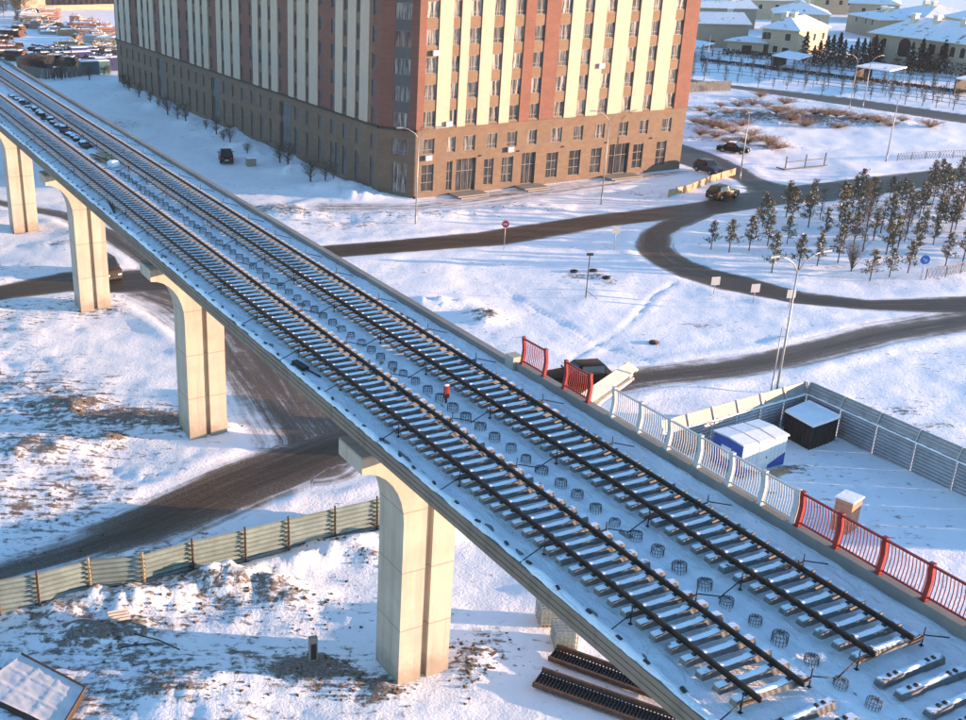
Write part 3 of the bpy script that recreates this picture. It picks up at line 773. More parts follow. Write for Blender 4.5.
# rebar cages down the middle
def cage():
    root = empty('rebar_cage'); h = .27
    a = MB()
    for k in range(14):
        t = 2*pi*k/14; x, y = .22*cos(t), .22*sin(t)
        a.tube([(x, y, -.05), (x, y, h*.93), (x*.85, y*.85, h), (x*.1, y*.1, h+.015)], .010, CAGEM, 4)
    a.build('upright_bars', root)
    for z in (.10, .22):
        b = MB(); b.tube([(.23*cos(2*pi*k/12), .23*sin(2*pi*k/12), z) for k in range(13)], .009, CAGEM, 4, False); b.build('ring', root)
    for k in range(2):
        b = MB(); q = k*pi/2+.4
        b.tube([(.21*cos(q), .21*sin(q), h*.93), (0, 0, h), (-.21*cos(q), -.21*sin(q), h*.93)], .010, CAGEM, 4); b.build('cross_bar', root)
    return root
cg = cage(); rs = random.Random(5)
us = [13.6+1.0*i for i in range(69)]
for i, u in enumerate(us):
    o = cg if i == 0 else copy_tree(cg)
    o.location = V(22.06+rs.uniform(-.04, .04), u+rs.uniform(-.05, .05), 13.93); o.rotation_euler = (rs.uniform(-.07, .07), rs.uniform(-.07, .07), rs.uniform(0, 6)); s = rs.uniform(.78, .98); o.scale = (s*rs.uniform(.92, 1.08), s, s*rs.uniform(.85, 1.1))
    tag(o, 'round rusty rebar cage standing in the middle row between the tracks', 'rebar cage', 'rebar cages between the tracks')

# ------------------------------------------------------------------ guard railings on the kerb
def s_profile(h=1.18):
    # outward sway of the railing at height t
    return [(0.0, 0), (.02, .18), (.055, .42), (.07, .62), (.05, .82), (.015, 1.0), (0.0, h)]
def rail_post(paintm):
    m = MB(); P = s_profile(); w = .075
    for (n0, z0), (n1, z1) in zip(P[:-1], P[1:]):
        vs = [(n0-.06, -w, z0), (n0+.06, -w, z0), (n0+.06, w, z0), (n0-.06, w, z0), (n1-.06, -w, z1), (n1+.06, -w, z1), (n1+.06, w, z1), (n1-.06, w, z1)]
        m.mesh(vs, [(0, 1, 5, 4), (1, 2, 6, 5), (2, 3, 7, 6), (3, 0, 4, 7)], paintm)
    m.box(-.065, .065, -w-.005, w+.005, P[-1][1], P[-1][1]+.03, paintm); m.box(-.10, .10, -.11, .11, -.02, .02, paintm)
    return m
def rail_panel(L, paintm):
    m = MB(); P = s_profile()
    m.bar((0, .08, 1.12), (0, L-.08, 1.12), .07, .06, paintm); m.bar((.03, .08, .12), (.03, L-.08, .12), .05, .05, paintm)
    n = 12
    for k in range(n):
        y = .08+(L-.16)*(k+.5)/n
        pts = [(a, y, z) for a, z in P if .12 <= z <= 1.1]; pts = [(.035, y, .12)]+pts+[(.0, y, 1.10)]
        m.tube(pts, .017, paintm, 5)
    return m
KT = 14.42
def railing(us, paintm, label, group=None, name='guard_railing'):
    root = empty(name, V(26.63, us[0], KT), VROT); tag(root, label, 'railing', group)
    for u in us: rail_post(paintm).build('post', root, (0, u-us[0], 0))
    for a, b in zip(us[:-1], us[1:]): rail_panel(b-a, paintm).build('bar_panel', root, (0, a-us[0], 0))
    return root
railing([21.48, 20.0, 18.43, 16.88, 15.33, 13.8, 12.25, 10.7][::-1], REDP, 'long dark red railing with curved posts at the lower right edge of the viaduct')
railing([30.64, 29.1, 27.53, 26.0, 24.5, 23.05, 21.68][::-1], WHITEP, 'long white railing with curved posts in front of the blue and white cabin')
railing([35.03, 36.58], REDP, 'loose red railing section standing alone, farther one near the kerb end', 'loose red railing sections')
railing([32.1, 33.65], REDP, 'loose red railing section in front of the parked dark car', 'loose red railing sections')
# red marker on the cage row, planks, material stacks, tan pile between the tracks
def Vp(px, py, z): p = G(px, py, z); return p
m = MB(); m.box(-.10, .10, -.06, .06, .22, .75, REDP); m.box(-.03, .03, -.03, .03, 0, .22, DARKST); m.box(-.09, .09, -.05, .05, .75, .80, SNOW)
o = m.build('marker_block', None, Vp(446, 403, 13.95), VROT); tag(o, 'small red marker block standing among the rebar cages', 'marker')
rs = random.Random(12)
u0 = 78.0
u = 90.5
for i in range(19):
    u += rs.uniform(1.1, 2.1); w = rs.uniform(.2, .4); L = rs.uniform(.25, .6); nl = rs.choice((1, 2, 2, 3))
    m = MB()
    for k in range(nl): m.box(-w+rs.uniform(-.08, .08), w+rs.uniform(-.08, .08), -L+rs.uniform(-.1, .1), L+rs.uniform(-.1, .1), .10*k, .10*k+.085, DARKST if i % 5 else RUST)
    m.bar((rs.uniform(-.5, .5), -L, .1*nl+.03), (rs.uniform(-.5, .5), L+.3, .1*nl+.05), .06, .05, DARKST)
    q = 6; vs = []; fs = []
    for a in range(q+1):
        for b in range(q+1): vs.append((-w*.9+1.8*w*a/q+rs.uniform(-.03, .03), -L*.85+1.7*L*b/q+rs.uniform(-.03, .03), .1*nl-.02+.13*(1-max(abs(2*a/q-1), abs(2*b/q-1))**3)+rs.uniform(0, .04)))
    for a in range(q):
        for b in range(q): fs.append((a*(q+1)+b, a*(q+1)+b+1, (a+1)*(q+1)+b+1, (a+1)*(q+1)+b))
    root = empty('material_stack', V(22.35+rs.uniform(-.15, .15), u, 13.95), VROT+rs.uniform(-.3, .3)); m.build('stack', root)
    if i % 5:
        s = MB(); s.mesh(vs, fs, SNOW, True); s.build('snow_cover', root)
    tag(root, 'dark bundle of track fittings under snow between the tracks, far upper left' if i % 5 else 'rusty uncovered bundle of fittings between the tracks, far upper left', 'material stack', 'stacks between the tracks')
TAN = mat('tan_timber', (.42, .28, .16), .8, .3, 5)
root = empty('timber_pile', V(22.3, 86.5, 13.95), VROT); tag(root, 'pile of pale tan timber lying between the tracks', 'timber')
for i in range(9):
    m = MB(); m.box(-.09, .09, -1.5, 1.5, 0, .12, TAN); o = m.build('plank', root, (rs.uniform(-.5, .5), rs.uniform(-.8, .8), .13*(i // 3)), rs.uniform(-.35, .35))
m = MB(); m.box(-.4, .4, -.4, .4, 0, .5, SNOW); o = m.build('white_bag', None, V(22.25, 83.7, 13.95), VROT+.3)
md = o.modifiers.new('b', 'BEVEL'); md.width = .2; md.segments = 3; tag(o, 'white sack beside the tan timber between the tracks', 'sack')
m = MB(); m.bar((0, 0, 0), (.5, 3.2, 0), .12, .10, DARKST); m.bar((.2, .6, .1), (.55, 3.0, .1), .08, .08, DARKST); o = m.build('steel_bars', None, V(18.5, 70.2, 14.0), VROT); tag(o, 'dark steel bars lying on the deck edge, upper left', 'steel bars')
m = MB(); m.box(-.14, .14, -.5, .5, 0, .13, DARKST); m.bar((0, -.5, .06), (.1, -1.5, .04), .06, .05, DARKST); o = m.build('rail_clamp', None, V(18.45, 41.2, 13.97), VROT+.1); tag(o, 'dark steel clamp lying on the deck snow by the near edge joint', 'clamp')

# ------------------------------------------------------------------ corrugated fence on the left
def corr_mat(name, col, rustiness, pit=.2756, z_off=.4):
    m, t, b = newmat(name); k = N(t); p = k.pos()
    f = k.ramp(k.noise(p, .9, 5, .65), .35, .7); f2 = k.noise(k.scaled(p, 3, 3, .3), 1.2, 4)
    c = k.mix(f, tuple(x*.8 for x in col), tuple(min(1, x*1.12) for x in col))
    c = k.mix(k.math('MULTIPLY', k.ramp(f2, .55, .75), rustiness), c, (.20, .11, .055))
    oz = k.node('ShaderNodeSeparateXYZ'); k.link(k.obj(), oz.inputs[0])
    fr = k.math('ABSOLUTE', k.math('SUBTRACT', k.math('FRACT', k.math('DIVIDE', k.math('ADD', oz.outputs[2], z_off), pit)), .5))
    c = k.mix(k.math('MULTIPLY', k.ramp(fr,   .20, .05), .45), c, tuple(x*.22 for x in col))  # dirt bands in the valleys, painted dark to stand in for rib shading
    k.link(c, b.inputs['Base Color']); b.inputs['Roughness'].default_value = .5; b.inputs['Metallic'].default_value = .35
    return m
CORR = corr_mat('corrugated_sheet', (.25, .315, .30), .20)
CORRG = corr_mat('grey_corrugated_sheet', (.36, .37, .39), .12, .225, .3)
SAND = mat('sandy_painted_sheet', (.25, .25, .24), .6, .12, 2)
def corr_panel(mb, a, b, z0, z1, m, pitch=.26, amp=.05, off=0.0):
    """horizontal corrugations between two ground points"""
    a = Vector(a); b = Vector(b); d = (b-a); d.z = 0; L = d.length; d /= L; nrm = Vector((d.y, -d.x, 0))
    n = max(2, int(round((z1-z0)/pitch)))*4
    vs = []; fs = []
    for i in range(n+1):
        t = i/n; z = t*(z1-z0)
        o = amp*cos(2*pi*i/4) if True else 0
        vs.append(a+nrm*(o+off)+Vector((0, 0, z0+z-a.z+a.z))); vs.append(b+nrm*(o+off)+Vector((0, 0, z0+z)))
    for i in range(n): fs.append((2*i, 2*i+1, 2*i+3, 2*i+2))
    mb.mesh(vs, fs, m)
root = empty('corrugated_fence', LFW[7]); tag(root, 'low fence of horizontal corrugated metal sheets with rusty posts, along the crossing road', 'fence')
org = LFW[7]
for i, (a, b) in enumerate(zip(LFW[:-1], LFW[1:])):
    aa = a-org; bb = b-org; aa.z = bb.z = 0; za = hz(a.x, a.y)
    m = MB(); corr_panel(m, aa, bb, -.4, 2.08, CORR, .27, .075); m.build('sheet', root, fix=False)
for i, a in enumerate(LFW):
    d = (LFW[min(i+1, len(LFW)-1)]-LFW[max(i-1, 0)]).normalized(); nrm = Vector((d.y, -d.x, 0))
    aa = a-org+nrm*.14; m = MB(); tilt = random.Random(i).uniform(-.10, .05)
    m.bar(aa+Vector((0, 0, -.3)), aa+Vector((tilt, 0, 2.25)), .10, .10, RUST if i != 7 and i != 8 else TAN)
    o = m.build('post', root)
    for z in (.35, .6, .85, 1.1, 1.35, 1.6, 1.85):
        bt = MB(); bt.bar(aa-d*.22+Vector((0, 0, z)), aa+d*.06+Vector((0, 0, z)), .05, .05, DARKST); bt.build('bracket', o)

# ------------------------------------------------------------------ tall enclosure fence on the right
CN = G(809, 424); CNL = G(640, 462); CNR = None
pR1, pR2 = G(874, 453.7), G(911, 473.5)
dR = (pR2-pR1).normalized()
CN = pR1 - dR*((pR1-pR2).length*1.75)
END_R = pR2 + dR*14
topL = G(700, 413, 2.75); topC = G(809, 383, 2.75); dL = (topL-topC); dL.z = 0; dL.normalize()
CN = Vector((topC.x, topC.y, 0)); END_L = CN + dL*13.5
dR = (G(923, 432.6, 2.75)-topC); dR.z = 0; dR.normalize(); END_R = CN+dR*20
root = empty('enclosure_fence', CN); tag(root, 'tall grey corrugated enclosure fence with tilted top boards around the cabin yard', 'fence')
def enclosure(p, q, n, inner):
    for i in range(n):
        a = p+(q-p)*(i/n)-CN; b = p+(q-p)*((i+1)/n)-CN
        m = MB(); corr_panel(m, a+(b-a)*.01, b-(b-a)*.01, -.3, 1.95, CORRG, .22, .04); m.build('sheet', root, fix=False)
        t = MB(); nn = inner
        if inner is innR:
            for k in range(5):
                f0, f1 = k/5, (k+.55)/5; A = lambda e, f: e+Vector((0, 0, 2.0+.78*f))+nn*(.075-.31*f)
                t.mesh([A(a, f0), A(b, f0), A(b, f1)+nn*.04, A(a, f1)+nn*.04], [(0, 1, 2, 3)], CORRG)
        vs = [a+Vector((0, 0, 2.0))+nn*.06, b+Vector((0, 0, 2.0))+nn*.06, b+Vector((0, 0, 2.78))-nn*.25, a+Vector((0, 0, 2.78))-nn*.25]
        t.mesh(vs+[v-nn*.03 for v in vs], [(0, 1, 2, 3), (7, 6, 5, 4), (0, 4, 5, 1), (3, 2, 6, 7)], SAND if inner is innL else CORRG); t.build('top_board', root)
    for i in range(n+1):
        a = p+(q-p)*(i/n)-CN
        m = MB(); m.bar(a+inner*.10+Vector((0, 0, -.3)), a+inner*.12+Vector((0, 0, 2.0)), .07, .07, GALV); m.bar(a+inner*.12+Vector((0, 0, 2.0)), a-inner*.20+Vector((0, 0, 2.85)), .06, .06, GALV); m.build('post', root)
    s = MB(); L = int(n*8)
    for i in range(L):
        a = p+(q-p)*(i/L)-CN; b = p+(q-p)*((i+1)/L)-CN; h = .05+.06*random.random()
        s.box(0, 1, 0, 1, 0, 1, SNOW, Matrix.Translation(a+Vector((0, 0, 1.96))) @ Matrix(((b.x-a.x, inner.x*.16, 0, 0), (b.y-a.y, inner.y*.16, 0, 0), (0, 0, h, 0), (0, 0, 0, 1))))
    s.build('snow_ledge', root)
innL = Vector((dL.y, -dL.x, 0)); innL = innL if innL.dot(-Vector(CN)) > 0 else -innL
innR = Vector((dR.y, -dR.x, 0)); innR = innR if innR.dot(dL) > 0 else -innR
enclosure(CN, END_L, 6, innL); enclosure(CN, END_R, 7, innR)
# cabin
BLUE = mat('blue_cabin_paint', (.03, .07, .32), .5, .15, 2)
WHITECAB = mat('white_cabin_paint', (.68, .69, .70), .5, .06, 2)
c0 = G(743.5, 447, 2.2); c1 = G(790, 435, 2.2); c2 = G(714, 433, 2.2)
ex = (c1-c0); ex.z = 0; LX = ex.length; ex.normalize(); LY = max(2.4, min(3.0, abs((c2-c0).dot(Vector((-ex.y, ex.x, 0))))))
z0 = hz(c0.x, c0.y)
root = empty('site_cabin', (c0.x, c0.y, z0), atan2(ex.y, ex.x)); tag(root, 'blue and white site cabin with snowy roof inside the fenced yard', 'cabin')
WH = 2.30; LX *= .95
m = MB(); n = 12                                   # ribbed long walls
for k in range(n):
    x0, x1 = LX*k/n, LX*(k+1)/n; mtl = WHITECAB
    for y, s in ((0, -1), (LY, 1)):
        m.box(x0+.02, x1-.02, y-.03 if s < 0 else y, y if s < 0 else y+.03, .25, WH, mtl)
m.box(0.002, LX-.002, 0.001, LY-.001, .25, WH-.01, WHITECAB); m.build('body', root)
bl = MB(); bl.extrude([(0, .30), (1.35, .30), (0, .95)], -.045, -.032, BLUE); bl.build('blue_stripe', root); bl = MB(); bl.extrude([(LX*.62, .30), (LX, .30), (LX, 1.15), (LX*.62, .55)], -.045, -.032, BLUE); bl.build('blue_stripe', root)
bl = MB(); bl.box(-.02, -.001, .001, LY-.001, .25, WH, BLUE); bl.build('end_wall', root)
w = MB(); w.box(-.05, -.021, LY*.36, LY*.70, 1.0, 1.75, WHITECAB); wo = w.build('window_shutter', root)
g = MB(); g.box(-.056, -.051, LY*.47, LY*.60, 1.3, 1.45, CARGLASS); g.build('pane', wo)
d = MB(); d.box(LX*.38, LX*.58, -.06, -.031, .3, 2.0, WHITECAB); do = d.build('door', root); h = MB(); h.box(LX*.55, LX*.565, -.09, -.06, 1.05, 1.2, DARKST); h.build('handle', do)
r = MB(); r.extrude([(-.12, WH), (LY*.5, WH+.10), (LY+.12, WH), (LY+.12, WH-.05), (LY*.5, WH+.05), (-.12, WH-.05)], -.08, LX+.08, GALV, M=Matrix(((0, 1, 0, 0), (1, 0, 0, 0), (0, 0, 1, 0), (0, 0, 0, 1)))); ro = r.build('roof', root)
sn = MB()
for x0, x1 in ((-.06, LX*.30), (LX*.34, LX*.66), (LX*.70, LX+.05)):
    sn.extrude([(-.10, WH+.012), (LY*.5, WH+.115), (LY+.10, WH+.012), (LY+.08, WH+.07), (LY*.5, WH+.17), (-.06, WH+.07)], x0, x1, SNOW, M=Matrix(((0, 1, 0, 0), (1, 0, 0, 0), (0, 0, 1, 0), (0, 0, 0, 1))))
sn.build('roof_snow', ro)
sk = MB(); 
for x in (.3, LX-.5): sk.box(x, x+.2, .1, LY-.1, -.1, .25, DARKST)
sk.build('skid', root)
st = MB(); st.box(LX*.45, LX*.95, -.9, -.25, -.1, .22, TAN); st.build('step', root)
# dark lean-to shed
q = [G(785, 411, 1.75), G(809, 401, 1.75), G(841, 417, 1.75), G(813.5, 426.7, 1.75)]
qc = sum(q, Vector())/4; zq = hz(qc.x, qc.y)
DARKWOOD = mat('dark_timber', (.035, .026, .02), .85, .35, 3, stretch=(4, 4, .5))
root = empty('timber_shed', (qc.x, qc.y, zq)); tag(root, 'dark timber shed under a flat snow slab in the fence corner', 'shed')
b2 = [Vector((p.x-qc.x, p.y-qc.y, 0))*.90 for p in q]; t2 = [Vector((p.x-qc.x, p.y-qc.y, 0)) for p in q]
m = MB(); m.mesh([v+Vector((0, 0, -.2)) for v in b2]+[v+Vector((0, 0, 1.60)) for v in b2], [(0, 1, 5, 4), (1, 2, 6, 5), (2, 3, 7, 6), (3, 0, 4, 7)], DARKWOOD)
for i in range(4):
    a, b = b2[i], b2[(i+1) % 4]
    for k in range(9):
        p = a+(b-a)*(k/8)*1.0; p = p*1.02; m.bar(p+Vector((0, 0, -.2)), p+Vector((0, 0, 1.58)), .05, .05, DARKWOOD)
m.build('boarded_walls', root)
m = MB(); m.mesh([v+Vector((0, 0, 1.61)) for v in t2]+[v+Vector((0, 0, 1.68)) for v in t2], [(3, 2, 1, 0), (4, 5, 6, 7), (0, 1, 5, 4), (1, 2, 6, 5), (2, 3, 7, 6), (3, 0, 4, 7)], DARKWOOD); rfo = m.build('roof', root)
m = MB(); m.mesh([v*1.01+Vector((0, 0, 1.683)) for v in t2]+[v*.985+Vector((0, 0, 1.86)) for v in t2], [(4, 5, 6, 7), (0, 1, 5, 4), (1, 2, 6, 5), (2, 3, 7, 6), (3, 0, 4, 7)], SNOW); m.build('roof_snow', rfo)
# brick pillar
BR = brick_mat('orange_brick', (.48, .20, .12), (.40, .16, .10), (.45, .36, .30))
p = G(843, 529); root = empty('brick_pillar', (p.x, p.y, hz(p.x, p.y)), VROT+.25); tag(root, 'orange brick stack with a snow cap standing alone behind the red railing', 'brick pillar')
m = MB(); m.box(-.55, .55, -.5, .5, -.2, 2.0, BR); m.build('brickwork', root)
m = MB(); m.box(-.64, .64, -.58, .58, 2.003, 2.09, SNOW); o = m.build('snow_cap', root); md = o.modifiers.new('b', 'BEVEL'); md.width = .04; md.segments = 2

# ------------------------------------------------------------------ things lying under the viaduct
WOODY = mat('pale_tote_plastic', (.60, .54, .40), .6, .15, 2)
for (a, b), lab, rz in (((548, 622), 'pale caged liquid tote half hidden behind the viaduct edge', .2), ((563, 646), 'pale caged liquid tote nearest the steel gratings', .15)):
    p = G(a, b); root = empty('liquid_tote', (p.x, p.y, hz(p.x, p.y)), VROT+rz-.6); tag(root, lab, 'liquid tote', 'caged liquid totes')
    m = MB(); m.box(-.48, .48, -.58, .58, .16, 1.02, WOODY); o = m.build('tank', root); md = o.modifiers.new('b', 'BEVEL'); md.width = .06; md.segments = 2
    m = MB()
    for k in range(6): 
        t = -.5+k*.2
        for y in (-.61, .61): m.bar((t, y, .15), (t, y, 1.07), .03, .03, GALV)
        m.bar((t, -.61, 1.07), (t, .61, 1.07), .03, .03, GALV)
    for k in range(6):
        t = -.6+k*.24
        for x in (-.51, .51): m.bar((x, t, .15), (x, t, 1.07), .03, .03, GALV)
        m.bar((-.51, t, 1.085), (.51, t, 1.085), .03, .03, GALV)
    for z in (.3, .55, .8, 1.04):
        for y in (-.625, .625): m.bar((-.52, y, z), (.52, y, z), .025, .025, GALV)
        for x in (-.525, .525): m.bar((x, -.62, z), (x, .62, z), .025, .025, GALV)
    m.build('wire_cage', root)
    m = MB(); m.box(-.5, .5, -.6, .6, .0, .14, TAN); m.build('pallet', root)
for pts, lab in ((((552, 658), (640, 690), 1.05), 'rusty ribbed steel formwork panel lying in snow under the viaduct, upper of two'), (((537, 682), (650, 722), 1.2), 'rusty ribbed steel formwork panel at the bottom edge, lower of two')):
    a = G(*pts[0]); b = G(*pts[1]); d = (b-a); L = d.length*1.35; d.normalize(); W_ = pts[2]
    root = empty('steel_formwork', (a.x, a.y, hz(a.x, a.y)+.12), atan2(d.y, d.x)); tag(root, lab, 'formwork panel', 'steel formwork panels')
    m = MB(); m.box(0, L, -W_/2, -W_/2+.12, 0, .22, RUST); m.build('side_beam', root); m = MB(); m.box(0, L, W_/2-.12, W_/2, .1, .34, RUST); m.build('side_beam', root)
    m = MB(); k = 0
    while k*.16 < L-.1: m.box(k*.16, k*.16+.07, -W_/2+.13, W_/2-.13, .06, .16, DARKST); k += 1
    m.box(0, L, -W_/2+.125, W_/2-.125, .02, .05, RUST); m.build('rib_grid', root)
p = G(313, 664); m = MB(); m.box(-.19, .19, -.12, .12, -.2, 1.25, CONC_GREY); m.box(-.13, .13, -.13, -.121, .1, .95, DARKST); o = m.build('concrete_post', None, (p.x, p.y, hz(p.x, p.y)), .3); tag(o, 'short grey concrete post standing in the dark dirt beside the nearest pier', 'post')
# tarpaulin covered stack, bottom left
q = [G(22, 655, .4), G(85, 688, .4), G(60, 730, .4), G(-25, 690, .4)]
qc = sum(q, Vector())/4
root = empty('covered_stack', (qc.x, qc.y, 0)); tag(root, 'sheeted stack with a pale quilted cover at the lower left corner', 'covered stack')
m = MB(); n = 30; vs = []; fs = []
for i in range(n+1):
    for j in range(n+1):
        s, t = i/n, j/n; p = (q[0]*(1-s)+q[1]*s)*(1-t)+(q[3]*(1-s)+q[2]*s)*t-qc
        seam = min(abs((s*3) % 1-.0), abs((s*3) % 1-1))*1.0; seam2 = min(abs((t*3) % 1), abs((t*3) % 1-1))
        vs.append((p.x, p.y, .42+.022*(1-min(1, 9*min(seam, seam2)))+.025*fbm(np.array([s*5.]), np.array([t*5.]), 7, 3)[0]+random.uniform(-.008, .008)))
for i in range(n):
    for j in range(n): fs.append((i*(n+1)+j, i*(n+1)+j+1, (i+1)*(n+1)+j+1, (i+1)*(n+1)+j))
TARP = mat('white_tarpaulin', (.68, .65, .64), .6, .1, 1.5)
m.mesh(vs, fs, TARP, True); m.build('cover', root)
m = MB(); qq = [Vector((p.x-qc.x, p.y-qc.y, 0)) for p in q]
m.mesh([v*.98+Vector((0, 0, -.1)) for v in qq]+[v*.98+Vector((0, 0, .36)) for v in qq], [(0, 1, 5, 4), (1, 2, 6, 5), (2, 3, 7, 6), (3, 0, 4, 7), (4, 5, 6, 7)], DARKWOOD); m.build('stack', root)
m = MB()
for a, b in ((0, 1), (1, 2)): m.bar(qq[a]*1.01+Vector((0, 0, .46)), qq[b]*1.01+Vector((0, 0, .46)), .08, .07, RUST)
m.build('edge_batten', root)
# debris sticks and rubble that can be counted one by one
rs = random.Random(9)
def stick(px, py, L, az, mtl, lab, name='debris_pole', grp='scrap poles in the snow'):
    p = GH(px, py, .04); m = MB(); m.tube([(0, 0, 0), (L*.5, .06*L, .03), (L, .02*L, .02)], .035, mtl, 5); o = m.build(name, None, p, az); tag(o, lab, 'pole', grp)
stick(135, 640, 2.6, -.5, DARKST, 'dark bent pole lying in the shaded snow near the pale cover'); stick(120, 650, 1.4, .2, DARKST, 'short dark stick in the shaded snow beside the corrugated scrap'); stick(150, 672, 1.1, -.9, DARKST, 'thin stick lying alone in the shaded snow below the fence')
for px, py, r in ((122, 630, .55),):
    p = GH(px, py, .08); m = MB(); corr_panel(m, Vector((-.5, 0, 0)), Vector((.5, 0, 0)), 0, .7, POLE, .18, .05); o = m.build('sheet_scrap', None, p, .4, fix=False); o.rotation_euler = (R(-70), .1, .5); tag(o, 'crumpled scrap of corrugated sheet in the snow below the fence', 'scrap sheet')
def rocks(name, label, spots, mtl):
    """clods thrown up around one place: one heap nobody could count"""
    mb = MB(); r_ = random.Random(len(spots)*3+1)
    for px, py, rx, ry, n in spots:
        c = G(px, py)
        for i in range(n):
            x = c.x+r_.gauss(0, rx*.55); y = c.y+r_.gauss(0, ry*.55); z = hz(x, y); s = .03+.10*r_.random()**2.8
            vs = []; E_ = Euler((r_.uniform(-.5, .5), r_.uniform(-.5, .5), r_.uniform(0, 6))).to_matrix()
            for k in range(8):
                w_ = .55 if k & 4 else 1.0
                vs.append(Vector((x, y, z)) + E_ @ Vector((s*w_*r_.uniform(.5, 1.2)*(1 if k & 1 else -1), s*w_*r_.uniform(.4, 1.0)*(1 if k & 2 else -1), s*.5*r_.uniform(.4, 1.1)*(1 if k & 4 else -.6))))
            mb.mesh(vs, [(0, 2, 3, 1), (4, 5, 7, 6), (0, 1, 5, 4), (2, 6, 7, 3), (0, 4, 6, 2), (1, 3, 7, 5)], mtl)
    o = mb.build(name); tag(o, label, 'rubble', kind='stuff')
SOIL = mat('frozen_soil', (.10, .07, .045), .9, .45, 4)
rocks('rubble', 'clods of frozen soil scattered over the snow around the piers and fence', [(70, 405, 2, 1.6, 60), (150, 418, 3.5, 1.4, 90), (55, 440, 2.6, 1.6, 50), (112, 438, 1.0, .8, 40), (325, 672, 2.4, 1.2, 90), (385, 692, 1.3, .8, 60), (463, 665, .9, 1.8, 110), (370, 560, 1.6, 1, 50), (300, 545, 3.5, .8, 90),
      (250, 600, 4.5, 1.4, 130), (150, 615, 4, 1.2, 80), (120, 640, 2.2, 1.4, 70), (300, 620, 3, 2, 80), (195, 690, 4, 1, 80), (495, 655, 1.5, 1.5, 60), (487, 318, 1.4, 1.2, 50), (100, 300, 3, 1.5, 50), (200, 428, 2.5, 1.2, 60), (40, 500, 4, 2, 60), (60, 560-20, 4, 1.6, 30), (590, 278, 2.4, .8, 30), (300, 305-90, 6, 2, 60), (430, 216, 9, 1.6, 60), (520, 209, 8, 1.4, 60), (640, 193, 6, 1.4, 60), (350, 690, 1.5, .8, 50), (420, 640, 3, 2, 30)], SOIL)
p = G(654, 343); m = MB(); m.tube([(0, 0, -.1), (0, 0, .08)], .42, DARKST, 16); m.tube([(0, 0, .08), (0, 0, .12)], .34, RUST, 16); o = m.build('manhole_cover', None, (p.x, p.y, hz(p.x, p.y)+.04)); tag(o, 'round dark manhole cover in the open snowfield', 'manhole')
for px, py, lab in ((574, 272, 'dark tyre half buried in the snowfield, left of the pair'), (593, 272, 'dark tyre half buried in the snowfield, right of the pair'), (606, 279, 'small dark post stub beside the two buried tyres')):
    p = GH(px, py); m = MB()
    if 'tyre' in lab: m.tube([(.30*cos(2*pi*k/14), .30*sin(2*pi*k/14), .08) for k in range(15)], .12, TYRE, 6, False); nm = 'buried_tyre'
    else: m.tube([(0, 0, -.1), (0, 0, .55)], .09, DARKST, 7); nm = 'post_stub'
    o = m.build(nm, None, p); tag(o, lab, 'tyre' if nm == 'buried_tyre' else 'post')

